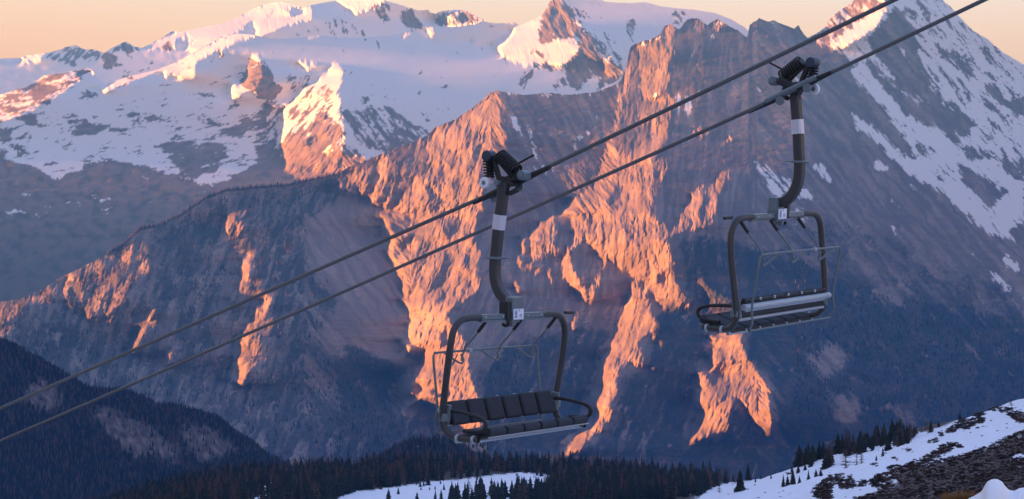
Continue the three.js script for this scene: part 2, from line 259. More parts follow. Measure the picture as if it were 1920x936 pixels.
  L(b96(800, 375, 830, 310, 850, 250, 880, 210, 920, 150, 962, 123, 962, 170, 935, 240, 925, 300, 960, 290, 985, 220, 1000, 130, 1050, 60, 1092, 42, 1087, 90, 1040, 150, 1032, 230, 1000, 322, 930, 347, 870, 362), 0.85); L(b96(868, 312, 902, 288, 892, 332), 0); L(b96(1050, 0, 1090, 0, 1075, 22, 1052, 20), 0.7);
  L(b96(928, 590, 962, 608, 1002, 648, 1100, 708, 1112, 755, 990, 745, 985, 690, 960, 640), 0.8);
  L(a96(890, 650, 960, 630, 1000, 670, 960, 690, 945, 720, 935, 680), 0.45); L(a96(1040, 690, 1090, 680, 1105, 700, 1060, 715), 0.5); L(a96(1050, 800, 1090, 770, 1080, 830), 0.4);
  // the two low ribs
  L(c96(570, 0, 700, 0, 722, 40, 690, 90, 645, 92, 655, 130, 672, 180, 682, 247, 640, 242, 620, 210, 580, 230, 545, 270, 540, 320, 547, 390, 510, 430, 516, 542, 480, 532, 460, 572, 420, 592, 400, 602, 380, 652, 330, 690, 235, 697, 290, 650, 330, 590, 380, 550, 420, 500, 400, 470, 358, 470, 360, 440, 430, 340, 440, 270, 450, 220, 500, 160, 560, 60)); L(c96(725, 245, 745, 245, 745, 272), 0.8); L(c96(765, 120, 780, 115, 780, 155), 0.6); L(c96(725, 60, 770, 20, 760, 80, 735, 110), 0.4);
  L(c96(1080, 40, 1200, 25, 1192, 110, 1232, 210, 1282, 270, 1340, 352, 1346, 500, 1342, 560, 1385, 610, 1340, 600, 1300, 582, 1250, 520, 1230, 470, 1200, 440, 1160, 388, 1142, 460, 1120, 520, 1122, 580, 1050, 592, 1010, 602, 918, 632, 920, 590, 950, 570, 955, 470, 918, 440, 930, 380, 960, 330, 980, 280, 1000, 275, 1040, 250, 1030, 210, 1060, 130, 1040, 110, 1018, 80, 1040, 62, 1052, 100, 1078, 90));
  L(c96(1000, 268, 1092, 253, 1082, 300, 1040, 352), 0); L(c96(1050, 352, 1092, 300, 1130, 300, 1152, 380, 1112, 450), 0.4); L(c96(985, 370, 1000, 360, 1010, 400, 990, 405), 0.1);
  L(b96(985, 690, 1100, 712, 1125, 800, 1150, 850, 1140, 940, 1060, 940, 1055, 850, 1010, 800), 0.85);
  // the wooded flank at the left
  L(b00(-420, 790, -200, 750, 0, 705, 90, 700, 170, 680, 260, 615, 300, 595, 240, 700, 160, 720, 100, 760, 60, 800, 0, 822, -300, 860), 0.65);
  L(b00(308, 650, 340, 590, 372, 568, 402, 610, 412, 660, 400, 705, 375, 660, 352, 640, 342, 740, 325, 770, 330, 700), 0.7); L(b00(458, 510, 500, 485, 512, 560, 490, 602, 472, 560), 0.7); L(b00(572, 460, 600, 428, 640, 448, 672, 415, 652, 480, 652, 552, 636, 520, 600, 500), 0.9); L(b00(545, 580, 600, 515, 610, 530, 560, 615), 0.6);
  L(b00(425, 722, 450, 680, 520, 600, 560, 570, 602, 600, 500, 690, 480, 762, 425, 800), 0.65); L(b00(495, 745, 560, 660, 640, 590, 732, 490, 748, 540, 700, 602, 640, 652, 580, 742, 520, 785), 0.5); L(b00(225, 720, 250, 650, 245, 760), 0.4);
  L(b00(1100, 330, 1130, 288, 1172, 272, 1192, 320, 1218, 285, 1224, 350, 1195, 395, 1170, 350, 1130, 375), 0.6); L(b00(1172, 560, 1200, 510, 1246, 440, 1278, 480, 1268, 550, 1222, 590, 1190, 670, 1170, 735, 1146, 760, 1150, 690, 1180, 630, 1190, 580), 0.55);
  L(d00(900, 310, 960, 220, 1022, 155, 1012, 220, 962, 270, 972, 370, 960, 422, 900, 512, 826, 505, 870, 430, 880, 380), 0.6); L(d00(455, 395, 500, 320, 560, 230, 588, 200, 560, 280, 530, 340, 490, 405), 0.5); L(d00(588, 435, 620, 368, 658, 362, 620, 442), 0.4); L(d00(400, 290, 415, 270, 410, 330), 0.5);
  // crest towers and the lit shoulder of the snowy peak
  L(a96(1000, 125, 1030, 93, 1062, 108, 1092, 130, 1070, 142, 1010, 138), 0.8); L(a96(890, 110, 930, 92, 980, 125, 950, 162, 890, 145), 0.35); L(a96(750, 172, 768, 128, 800, 118, 832, 150, 790, 165), 0.6); L(a96(1195, 200, 1195, 130, 1240, 92, 1225, 130, 1210, 225), 0.45); L(a96(1270, 110, 1284, 112, 1284, 200, 1265, 160), 0.3);
  L(a144(205, 190, 270, 150, 320, 70, 400, 30, 440, -60, 600, -60, 582, 60, 540, 122, 470, 182, 400, 222, 330, 247, 250, 222), 0.95); L(a144(320, 80, 400, 40, 405, 100, 350, 130), 0.25);
  const halo = new Plan(-160, -60, 2080, 910, 2); halo.d.set(faces.d); halo.blur(11);
  faces.blur(1);

  const snow = new Plan(-160, -60, 2080, 910, 2), N = (p, v) => snow.fill(p, v);
  N(raw(1180, 60, 1500, 30, 1520, 200, 1330, 200, 1260, 160), 0.10);
  N(a144(190, 60, 420, -60, 1284, -60, 1900, 300, 1900, 936, 1190, 936, 960, 750, 880, 690, 800, 560, 560, 380, 430, 320, 340, 250, 200, 200), 0.72);
  N(a144(205, 190, 270, 150, 320, 70, 400, 30, 440, -60, 600, -60, 560, 40, 400, 140, 330, 200, 250, 222), 0.5);
  N(a144(330, 245, 400, 150, 560, 40, 600, 60, 540, 122, 470, 182, 400, 225), 0.96);
  N(a144(560, 130, 600, 90, 640, 30, 690, 60, 740, 180, 760, 330, 840, 400, 880, 520, 940, 620, 900, 690, 830, 600, 760, 500, 650, 440, 600, 330, 540, 270, 500, 200), 0.22);
  N(a144(850, 240, 930, 250, 1010, 320, 1040, 400, 960, 340, 870, 300), 0.5); N(a144(1085, 420, 1190, 470, 1180, 505, 1100, 470), 0.05); N(a144(1185, 505, 1290, 485, 1290, 570, 1230, 575), 0.05); N(a144(900, 560, 1050, 600, 1010, 660, 960, 715, 870, 650), 0.25); N(a144(960, 730, 1100, 760, 1284, 830, 1284, 936, 1190, 936), 0.35);
  N(a144(405, 345, 480, 325, 590, 450, 690, 570, 840, 640, 880, 690, 960, 750, 1060, 850, 1190, 940, 840, 940, 790, 840, 740, 780, 690, 690, 620, 620, 580, 540, 500, 470, 440, 400), 0.93);
  N(a144(420, 565, 480, 600, 600, 710, 700, 790, 790, 870, 860, 940, 770, 912, 640, 812, 540, 700, 440, 632), 0.93); N(a144(740, 700, 850, 760, 800, 830, 750, 780), 0.4); N(a144(220, 845, 270, 798, 312, 880, 324, 930, 270, 890), 0.8); N(a144(530, 800, 600, 830, 560, 860), 0.7);
  N(from(1400, 280, 6.24)(20, 50, 60, 75, 150, 160, 260, 230, 400, 300, 530, 360, 520, 480, 400, 560, 320, 575, 280, 440, 180, 290, 100, 200), 0.8); N(from(1400, 280, 6.24)(620, 460, 720, 480, 800, 580, 700, 570, 600, 560), 0.75); N(raw(1480, 390, 1510, 388, 1530, 420, 1500, 440, 1480, 420), 0.45);
  N(b144(528, 0, 612, 30, 602, 62, 540, 42), 0.8); N(b144(640, 0, 1284, 0, 1284, 330, 1200, 350, 1252, 412, 1100, 362, 1000, 292, 900, 182, 800, 112, 720, 80, 660, 40), 0.88); N(b144(950, 20, 1100, 90, 1200, 160, 1120, 240, 1030, 170, 980, 110), 0.25); N(b144(1150, 0, 1284, 0, 1284, 110, 1200, 60), 0.4);
  N(b144(608, 182, 676, 240, 664, 248, 612, 200), 0.9); N(b144(608, 318, 640, 345, 660, 402, 630, 370), 0.9); N(b144(800, 370, 868, 445, 845, 432, 812, 395), 0.8); N(b144(1100, 545, 1242, 640, 1222, 660, 1120, 602), 0.85); N(b144(1165, 475, 1262, 515, 1262, 572, 1200, 542), 0.8); N(b144(700, 118, 782, 170, 772, 182, 708, 142), 0.85); N(b144(660, 495, 780, 570, 1010, 690, 900, 640, 760, 590), 0.25); N(b144(880, 385, 1120, 555, 1100, 565, 900, 410), 0.3); N(b144(1235, 700, 1290, 705, 1290, 735, 1230, 728), 0.5);
  N(raw(920, 168, 1160, 150, 1168, 168, 1100, 182, 1030, 180, 960, 182), 0.4); N(a96(0, 490, 60, 520, 100, 640, 150, 790, 210, 830, 180, 936, 120, 860, 60, 760, 0, 690), 0.42); N(a96(100, 580, 150, 690, 120, 660), 0.5); N(a96(385, 620, 470, 560, 540, 495, 545, 505, 420, 610, 390, 640), 0.75); N(a96(285, 760, 320, 690, 390, 650, 400, 660, 330, 710, 295, 770), 0.6); N(a96(185, 490, 215, 550, 195, 530), 0.7); N(a96(250, 610, 290, 700, 265, 670), 0.5);
  N(a96(820, 470, 860, 465, 920, 540, 930, 620, 880, 600, 820, 600), 0.5); N(a96(765, 180, 840, 220, 930, 320, 1010, 410, 920, 340, 850, 250), 0.5); N(a96(1220, 450, 1252, 460, 1240, 490), 0.7); N(raw(1190, 84, 1222, 74, 1240, 66, 1246, 70, 1222, 80, 1195, 88), 0.85); N(a96(840, 180, 880, 210, 860, 215), 0.6); N(a96(1010, 170, 1030, 200, 1000, 190), 0.7); N(a96(1010, 100, 1060, 105, 1050, 128, 1015, 125), 0.6); N(a96(700, 480, 755, 440, 750, 470, 715, 500), 0.6); N(a96(700, 500, 810, 490, 800, 560, 740, 700, 680, 760, 650, 700), 0.12); N(from(1280, 0, 2)(250, 580, 300, 620, 340, 740, 300, 660), 0.7); N(from(1280, 0, 2)(310, 500, 330, 560, 322, 610), 0.5); N(from(1280, 0, 2)(255, 320, 300, 340, 280, 370), 0.5);
  snow.blur(1);

  const wood = new Plan(-160, -60, 2080, 910, 2), V = (p, v) => wood.fill(p, v);  // wood cover; on some slopes it also carries painted light and shade
  V(raw(-160, 570, 110, 530, 262, 435, 340, 405, 420, 358, 640, 330, 650, 360, 600, 400, 570, 440, 590, 500, 640, 560, 610, 640, 650, 700, 680, 760, 660, 910, -160, 910), 0.6);
  V(raw(640, 640, 760, 690, 830, 760, 960, 640, 1100, 600, 1170, 640, 1260, 560, 1420, 640, 1460, 910, 620, 910), 0.86);  // painted shade: dark cover that deepens the shaded lower slopes around the ribs
  V(raw(1270, 445, 1330, 440, 1450, 470, 1560, 520, 1700, 560, 1920, 600, 2080, 620, 2080, 910, 1460, 910, 1440, 700, 1360, 610, 1290, 560), 0.93);
   V(raw(1440, 380, 1620, 420, 1800, 500, 1920, 540, 1920, 600, 1700, 560, 1560, 520, 1450, 470), 0.5);
  for (const m of [c144(205, 175, 240, 165, 330, 250, 360, 330, 320, 310, 260, 250), c144(290, 128, 320, 122, 432, 190, 420, 232, 380, 262, 320, 200), c144(400, 370, 482, 450, 472, 525, 390, 545, 370, 400), c144(640, 390, 800, 510, 762, 545, 680, 470), c144(415, 270, 470, 300, 525, 370, 520, 400, 450, 330), c144(1040, 140, 1080, 125, 1115, 165, 1050, 170), c144(790, 55, 815, 65, 795, 80), c144(320, 375, 360, 420, 400, 560, 350, 480)]) V(m, 0.12);
  V(b144(380, 388, 430, 384, 460, 470, 560, 560, 612, 600, 700, 750, 600, 692, 540, 622, 470, 552, 415, 500), 0.2);
  V(b00(730, 380, 830, 440, 870, 560, 840, 600, 790, 500), 0.5); V(c00(380, 30, 520, 40, 560, 110, 420, 140), 0.6); V(d00(0, 250, 150, 240, 330, 300, 250, 400, 60, 380), 0.7);
  for (const m of [raw(180, 480, 300, 440, 290, 560, 200, 650, 145, 640), raw(410, 395, 465, 395, 475, 460, 490, 540, 440, 610, 405, 590), raw(400, 600, 525, 530, 505, 700, 395, 745), raw(-160, 550, 130, 530, 110, 600, 40, 640, -160, 660), raw(215, 690, 300, 555, 325, 600, 300, 700, 230, 700)]) V(m, 0.5);  // painted light: cover thinned over sunlit patches of the flank, making them paler
  for (const m of [c48(690, 360, 860, 230, 880, 90, 950, 10, 1060, 30, 1140, 260, 1200, 570, 1050, 600, 930, 500, 740, 500), c96(560, 0, 740, 0, 690, 260, 550, 300, 550, 400, 520, 560, 400, 640, 330, 700, 220, 700, 350, 560, 420, 280, 500, 150), c96(1010, 60, 1210, 20, 1240, 210, 1350, 350, 1400, 620, 1300, 600, 1160, 400, 1120, 600, 900, 640, 910, 380, 1030, 200)]) V(m, 0.05);  // painted light: sunlit cliffs and ribs kept pale inside the dark cover
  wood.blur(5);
  const scree = new Plan(-160, -60, 2080, 910, 2); const Q = (p, v) => scree.fill(p, v);
  Q(raw(580, 380, 640, 350, 690, 400, 720, 500, 740, 590, 760, 650, 720, 740, 650, 770, 610, 640, 590, 500), 0.22); Q(raw(700, 640, 800, 560, 850, 590, 760, 680), 0.8); Q(raw(1150, 740, 1260, 780, 1250, 850, 1150, 830), 0.4); Q(b48(250, 160, 380, 130, 330, 350, 270, 300), 0.5);
  scree.blur(8); for (const m of [c144(205, 175, 240, 165, 330, 250, 360, 330, 320, 310, 260, 250), c144(290, 128, 320, 122, 432, 190, 420, 232, 380, 262, 320, 200), c144(400, 370, 482, 450, 472, 525, 390, 545, 370, 400), c144(640, 390, 800, 510, 762, 545, 680, 470), c144(415, 270, 470, 300, 525, 370, 520, 400, 450, 330), c144(320, 375, 360, 420, 400, 560, 350, 480)]) Q(m, 0.5); Q(b144(380, 388, 430, 384, 460, 470, 560, 560, 612, 600, 700, 750, 600, 692, 540, 622, 470, 552, 415, 500), 0.35); scree.blur(1);
  const dir = (px, py) => px > 1420 ? [0.78, -0.62, 15, 60] : px > 920 && px < 1160 && py < 400 ? [0.86, -0.5, 10, 70] : px > 570 && px < 770 && py > 400 && py < 780 ? [0.83, -0.56, 14, 70] : px < 640 ? [0.92, 0.39, 20, 80] : px < 930 ? [0.93, 0.36, 13, 42] : py > 560 ? [0.93, 0.36, 10, 36] : [0.99, 0.1, 11, 38];
  const tint = (px, py, c) => {
    const [ca, sa] = dir(px, py), u = px * ca + py * sa, v = -px * sa + py * ca;
    const k = fbm(u / 9 + 0.8 * fbm(px / 30, py / 30, 2), v / 46, 3), f2 = fbm(px / 34, py / 34, 4), fine = n2(u / 2.6, v / 6);
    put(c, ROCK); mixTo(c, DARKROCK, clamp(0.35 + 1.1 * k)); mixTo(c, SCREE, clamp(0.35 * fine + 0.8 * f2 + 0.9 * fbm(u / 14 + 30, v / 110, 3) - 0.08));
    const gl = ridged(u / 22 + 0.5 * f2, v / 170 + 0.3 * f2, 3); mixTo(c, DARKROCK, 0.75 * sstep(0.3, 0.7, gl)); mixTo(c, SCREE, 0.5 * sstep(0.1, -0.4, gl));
    const sc = scree.at(px, py); if (sc > 0.02) mixTo(c, SCREE, clamp(sc * (0.7 + 0.9 * k)));
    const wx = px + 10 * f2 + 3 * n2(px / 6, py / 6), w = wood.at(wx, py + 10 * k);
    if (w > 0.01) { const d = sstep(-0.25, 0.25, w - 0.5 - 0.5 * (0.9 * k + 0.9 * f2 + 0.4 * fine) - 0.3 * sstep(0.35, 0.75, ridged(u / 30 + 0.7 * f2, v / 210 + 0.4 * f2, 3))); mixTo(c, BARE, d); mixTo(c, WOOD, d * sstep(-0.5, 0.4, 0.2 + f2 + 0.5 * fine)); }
    const fr = 5 * n2(u / 4, v / 22) + 2.5 * n2(u / 2.4, v / 10), sx = px + 6 * fbm(px / 24, py / 24, 3) + fr * ca, sy = py + 7 * fbm(px / 24 + 50, py / 24, 3) + fr * sa + 6 * n2(u / 3 + 20, v / 26), s = snow.at(sx, sy);
    if (s > 0.01) { const d = sstep(-0.07, 0.07, s - 0.5 - 0.85 * (0.55 * k + 0.2 * fine + 0.5 * (ridged(u / 13 + 0.6 * f2, v / 90, 3) - 0.22) + 0.4 * fbm(u / 15, v / 60, 3))); mixTo(c, SNOW, d); }
  };
  const steep = (px, py) => px > 1170 && px < 1262 && py < 190 ? 0.35 : py > 700 ? 1.15 : px > 1420 ? 1.05 : px < 640 ? 1.0 : 0.8;
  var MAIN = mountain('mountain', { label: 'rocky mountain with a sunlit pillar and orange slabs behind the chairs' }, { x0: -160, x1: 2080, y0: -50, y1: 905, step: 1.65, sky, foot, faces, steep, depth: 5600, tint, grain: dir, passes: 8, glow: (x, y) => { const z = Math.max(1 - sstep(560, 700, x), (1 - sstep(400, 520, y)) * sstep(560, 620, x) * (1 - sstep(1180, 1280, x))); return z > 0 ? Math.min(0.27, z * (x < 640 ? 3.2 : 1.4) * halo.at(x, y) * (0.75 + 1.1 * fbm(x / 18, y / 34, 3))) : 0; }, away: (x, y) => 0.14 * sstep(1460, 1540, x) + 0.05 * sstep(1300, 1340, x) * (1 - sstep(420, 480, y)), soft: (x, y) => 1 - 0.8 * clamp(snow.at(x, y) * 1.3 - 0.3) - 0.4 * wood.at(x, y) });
  MAIN.crest = sky; MAIN.wood = wood;
}

// --- the snow range behind it, on the left
{
  const crest = linePts(pairs([-160, 235, 0, 178, 50, 162, 82, 142, 120, 137, 160, 128, 180, 120, 192, 102, 205, 92, 222, 84, 236, 77, 250, 87, 268, 90, 285, 80, 305, 70, 322, 58, 340, 60, 360, 55, 385, 50, 420, 42, 450, 30, 478, 14, 505, 6, 525, 3, 548, 8, 566, 13, 590, 8, 625, 2, 645, -4, 690, -6, 725, 2, 760, 12, 785, 20, 800, 18, 815, 26, 830, 20, 860, 18, 880, 22, 905, 36, 915, 43, 950, 44, 962, 41, 975, 48, 1000, 36, 1018, 28, 1028, 8, 1036, -4, 1060, -12, 1100, -8, 1140, 4, 1180, 6, 1210, 4, 1240, 12, 1275, 16, 1300, 18, 1340, 24, 1370, 36, 1395, 50, 1412, 66, 1450, 90, 1560, 140]));
  const rocky = linePts(pairs([0, 1, 180, 1.5, 300, 1, 400, 0.3, 700, 0.3, 820, 1.5, 920, 1.5, 1000, 0.6, 1040, 1.5, 1100, 0.4, 1560, 0.5]));
  const sky = (x) => crest(x) + rocky(x) * (1.6 * fbm(x / 12, 3, 3) + 1.1 * n2(x / 4, 9));
  const foot = linePts(pairs([-160, 640, 0, 600, 300, 500, 480, 400, 640, 345, 800, 280, 920, 215, 1560, 215]));
  const faces = new Plan(-160, -60, 1560, 660, 2), L = (p, v = 1) => faces.fill(p, v), upper = new Plan(-160, -60, 1560, 660, 2), U = (p, v = 1) => upper.fill(p, v);   // upper: the summits behind the rim of the bowl
  L(a00(-430, 640, 0, 480, 100, 432, 200, 370, 260, 355, 330, 365, 480, 320, 500, 350, 420, 385, 340, 430, 250, 482, 180, 540, 110, 562, 60, 592, 0, 602, -430, 780), 0.85); L(a00(80, 430, 180, 390, 200, 420, 110, 480), 0.2); L(a00(380, 350, 470, 330, 450, 380, 330, 410), 0.2);
  L(a00(500, 262, 520, 262, 545, 300, 530, 330, 505, 330), 0.8); L(a00(545, 250, 590, 210, 600, 225, 565, 260), 0.4);
  L(a00(450, 446, 520, 428, 640, 383, 760, 348, 870, 320, 960, 270, 1100, 190, 1190, 168, 1290, 85, 1290, 172, 1180, 203, 1050, 262, 970, 312, 978, 402, 900, 382, 790, 362, 640, 412, 520, 448), 0.9);
  L(a00(500, 410, 580, 360, 700, 340, 760, 330, 700, 370, 560, 400), 0.5);
  U(a00(700, 236, 800, 200, 900, 150, 1010, 110, 1130, 95, 1290, 30, 1290, 90, 1190, 168, 1100, 190, 960, 270, 910, 240, 985, 215, 930, 178, 870, 205, 880, 252, 800, 245), 0.8); U(a00(1180, 160, 1230, 110, 1290, 80, 1290, 130, 1210, 170), 0.2);
  U(a48(-10, 190, -10, 50, 70, 12, 130, 0, 235, 20, 285, 40, 270, 92, 180, 112, 90, 152), 0.9); U(a48(140, 45, 180, 28, 232, 28, 232, 62, 180, 85), 0); U(a48(20, 130, 70, 50, 90, 60, 40, 140), 0.3);
  U(a48(395, 20, 430, -40, 640, -40, 640, 8, 600, 32, 480, 67, 458, 42), 0.9); L(a48(250, 190, 320, 170, 325, 180, 260, 195), 0.6); L(a48(700, 180, 800, 142, 800, 150, 730, 178), 0.7); L(a48(195, 100, 215, 95, 210, 125), 0.6);
  L(a00(1120, 470, 1150, 430, 1200, 425, 1235, 310, 1290, 270, 1310, 330, 1290, 400, 1260, 470, 1220, 460, 1180, 500, 1140, 505), 0.95); L(raw(470, 106, 484, 112, 490, 140, 480, 175, 462, 170, 455, 145), 0.9); L(raw(498, 150, 515, 150, 520, 170, 500, 180), 0.3); L(a48(40, 510, 80, 520, 100, 540, 50, 545), 0.5);
  L(a48(205, 325, 235, 305, 310, 330, 270, 342)); L(a00(1105, 250, 1115, 255, 1112, 290, 1100, 290), 0.6); L(a00(630, 360, 690, 340, 690, 370, 640, 390), 0.3);
  L(a48(98, 600, 140, 540, 240, 440, 330, 390, 362, 338, 425, 335, 428, 400, 402, 470, 420, 520, 400, 560, 430, 600, 440, 690, 430, 760, 500, 790, 560, 802, 480, 852, 380, 892, 250, 915, 180, 892, 128, 842, 90, 762, 78, 700), 0.85);
  L(a48(240, 720, 270, 680, 305, 700, 260, 740), 0.05); L(a48(320, 560, 350, 545, 355, 590, 330, 600), 0.15); L(a48(200, 870, 260, 840, 275, 850, 230, 890), 0.1); L(a48(380, 820, 440, 800, 420, 850), 0.3); L(a48(400, 560, 445, 540, 440, 550), 0.6);
  U(a48(888, 70, 930, 45, 1040, 45, 1152, 95, 1160, 112, 1060, 128, 980, 137, 900, 132), 0.75); U(a48(985, 70, 1040, 60, 1060, 110, 1000, 120), 0.1); L(a48(838, 140, 872, 133, 888, 192, 862, 182), 0.9); L(a48(960, 140, 972, 138, 982, 182), 0.7); L(a48(1068, 185, 1080, 185, 1102, 218, 1090, 215), 0.8); U(a48(795, 65, 840, 50, 850, 62, 800, 72), 0.6); L(a48(1250, 115, 1284, 110, 1284, 132), 0.5);
  L(a96(-105, 240, 0, 150, 80, 105, 150, 70, 142, 160, 130, 212, 240, 200, 342, 230, 312, 292, 230, 332, 120, 312, 60, 332, 8, 312, -40, 285, -105, 268), 0.95);
  L(a96(150, 80, 190, -20, 245, -20, 252, 40, 272, 70, 330, 110, 352, 150, 402, 190, 412, 250, 442, 290, 502, 332, 555, 360, 542, 385, 480, 382, 440, 325, 380, 290, 330, 220, 250, 190, 130, 212), 0.62);
  for (const h of [a96(180, 60, 215, 30, 225, 90, 190, 120), a96(300, 170, 330, 150, 345, 215, 310, 215), a96(420, 290, 440, 300, 450, 360, 425, 330), a96(235, 90, 255, 70, 260, 150, 240, 150)]) L(h, 0.05);
  L(a96(455, 300, 490, 270, 495, 380, 465, 380), 0.9); L(a96(300, 330, 330, 320, 320, 350), 0.5); L(a96(430, 480, 460, 440, 468, 510), 0.3);
  faces.blur(1); upper.blur(1);
  const snow = new Plan(-160, -60, 1560, 660, 2, 0.99), N = (p, v) => snow.fill(p, v);
  N(raw(-160, 150, 100, 150, 300, 110, 440, 130, 560, 140, 700, 190, 930, 200, 930, 660, -160, 660), 0.9); N(raw(-160, 215, 100, 205, 240, 215, 420, 205, 470, 240, 430, 330, -160, 330), 0.84); N(raw(300, 225, 500, 215, 510, 330, 300, 330), 0.74);
  N(raw(-160, 300, 60, 300, 86, 322, 112, 333, 160, 312, 195, 300, 240, 303, 285, 318, 335, 325, 380, 352, 480, 310, 500, 260, 640, 300, 640, 700, -160, 700), 0.06);
  N(a00(-430, 640, 0, 480, 100, 432, 220, 372, 480, 325, 420, 385, 300, 462, 120, 562, 0, 600, -430, 790), 0.5); N(a00(0, 640, 60, 640, 50, 700, 0, 720), 0.2); N(a00(60, 600, 160, 570, 210, 610, 275, 645, 140, 622), 0.12); N(a00(300, 580, 380, 563, 470, 620, 650, 645, 500, 662, 370, 672), 0.3); N(a00(640, 568, 860, 600, 945, 612, 800, 615, 660, 590), 0.45); N(a00(790, 720, 960, 715, 1140, 740, 1120, 790, 1080, 852, 950, 902, 850, 805), 0.22); N(a00(1130, 645, 1230, 588, 1300, 590, 1300, 640, 1200, 682), 0.12); N(a00(965, 438, 1085, 492, 1060, 495), 0.15); N(a00(1120, 545, 1170, 503, 1225, 530, 1180, 550), 0.3); N(a00(370, 465, 480, 462, 490, 478, 420, 490), 0.35); N(a00(50, 680, 130, 690, 110, 705), 0.3); N(a00(1040, 590, 1160, 660, 1170, 690, 1080, 640), 0.4); N(a00(150, 520, 240, 490, 250, 510, 180, 540), 0.3); N(a00(30, 735, 90, 735, 170, 790, 100, 770), 0.1); N(a00(0, 735, 40, 760, 30, 785, 0, 790), 0.2);
  N(a00(500, 262, 560, 258, 615, 312, 592, 332, 520, 345), 0.15); N(a00(545, 250, 635, 200, 722, 270, 650, 282, 600, 252), 0.45); N(a00(800, 245, 850, 210, 880, 250), 0.3); N(a00(1100, 250, 1118, 252, 1115, 292, 1098, 292), 0); N(a00(700, 232, 860, 152, 890, 155, 740, 215), 0.45); N(a00(860, 330, 975, 320, 975, 400, 900, 380), 0.75); N(a00(500, 400, 620, 350, 790, 330, 700, 370), 0.72);
  N(a00(0, 785, 160, 788, 240, 840, 300, 890, 355, 892, 250, 882, 150, 832), 0.95); N(a00(880, 893, 930, 888, 975, 928), 0.95); N(a00(820, 790, 900, 840, 930, 880, 900, 870), 0.9);
  N(raw(448, 152, 472, 106, 492, 118, 514, 148, 528, 163, 516, 182, 498, 187, 478, 177, 462, 167), 0.04); N(raw(490, 190, 520, 188, 520, 210, 500, 212), 0.3);
  N(a48(575, 50, 640, 5, 682, 40, 672, 112, 640, 92, 600, 72), 0.52); N(a48(732, 58, 792, 58, 832, 130, 780, 152, 738, 142), 0.2); N(a48(330, 100, 420, 80, 540, 140, 560, 185, 480, 182, 380, 180), 0.66); N(a48(185, 130, 245, 180, 200, 190), 0.55); N(a48(888, 70, 1040, 48, 1155, 98, 1060, 125, 900, 132), 0.5);
  N(a48(98, 600, 330, 392, 400, 470, 360, 560, 430, 690, 560, 802, 400, 882, 180, 892, 90, 762), 0.62); N(a48(85, 770, 200, 680, 330, 560, 350, 560, 345, 620, 440, 640, 440, 700, 300, 760, 430, 770, 560, 800, 380, 895, 180, 895), 0.22); N(a48(100, 830, 260, 770, 420, 780, 500, 800, 380, 895, 180, 895), 0.05); N(a48(160, 390, 270, 380, 260, 430, 180, 470), 0.6); N(a48(0, 600, 100, 520, 140, 530, 60, 680, 0, 740), 0.55); N(a48(0, 740, 80, 700, 100, 936, 0, 936), 0.05);
  N(a48(430, 560, 560, 535, 700, 560, 870, 660, 760, 735, 640, 772, 520, 722, 440, 642), 0.55); N(a48(620, 530, 700, 555, 830, 640, 800, 652, 700, 592), 0.15); N(a48(660, 680, 720, 650, 820, 700, 760, 740, 650, 765), 0.35); N(a48(520, 492, 560, 500, 555, 512, 530, 508), 0.1); N(a48(630, 455, 700, 510, 680, 505), 0.3); N(a48(920, 430, 990, 420, 1000, 430, 940, 450), 0.5); N(a48(760, 470, 930, 350, 945, 375, 800, 490), 0.82); N(a48(850, 560, 960, 595, 1000, 560, 990, 600), 0.75); N(a48(770, 255, 800, 270, 790, 275), 0.3); N(a48(1120, 250, 1140, 235, 1150, 260), 0.2); N(a48(1165, 120, 1190, 115, 1185, 145), 0.1);
  N(a96(150, 80, 190, -20, 262, -20, 332, 110, 402, 190, 482, 300, 562, 360, 545, 395, 440, 455, 400, 382, 330, 455, 270, 422, 262, 335, 342, 232, 330, 190, 130, 212), 0.2); N(a96(270, 70, 332, 108, 482, 228, 565, 318, 560, 345, 480, 280, 402, 192), 0.55); N(a96(300, 20, 420, 80, 540, 250, 500, 240, 400, 150), 0.72); N(a96(585, 90, 622, 98, 612, 215, 578, 155), 0.5); N(a96(785, 60, 865, 48, 865, 112, 800, 132), 0.5); N(a96(90, 255, 205, 290, 190, 310, 110, 285), 0.55); N(a96(20, 370, 140, 335, 130, 360, 40, 452), 0.6); N(a96(80, 320, 260, 320, 280, 420, 230, 430, 250, 360, 120, 345), 0.5); N(a96(350, 440, 430, 380, 440, 440, 400, 460), 0.85); N(a96(190, 430, 250, 420, 260, 460, 200, 460), 0.6);
  snow.blur(1);
  for (const m of [b00(30, 245, 130, 258, 135, 270, 60, 272), b00(320, 215, 350, 215, 355, 228, 325, 228), b00(460, 185, 560, 192, 560, 205, 500, 205), b00(60, 172, 150, 170, 150, 180), b00(700, 208, 765, 210, 760, 218), b00(160, 270, 230, 275, 220, 282), b00(360, 220, 410, 225, 400, 230), b00(440, 232, 560, 240, 540, 248), b00(0, 265, 20, 270, 10, 278), b00(210, 226, 250, 228, 245, 234), b00(670, 72, 760, 88, 750, 94)]) snow.fill(m, 0.72);
  const dir = (px, py) => px > 1000 ? [0.86, -0.5, 9, 50] : px > 640 && py > 180 ? [0.8, -0.6, 9, 45] : px > 500 && py > 130 ? [0.75, 0.66, 10, 45] : py > 120 && px < 500 ? [0.18, 1, 7, 34] : [0.95, -0.3, 10, 34];
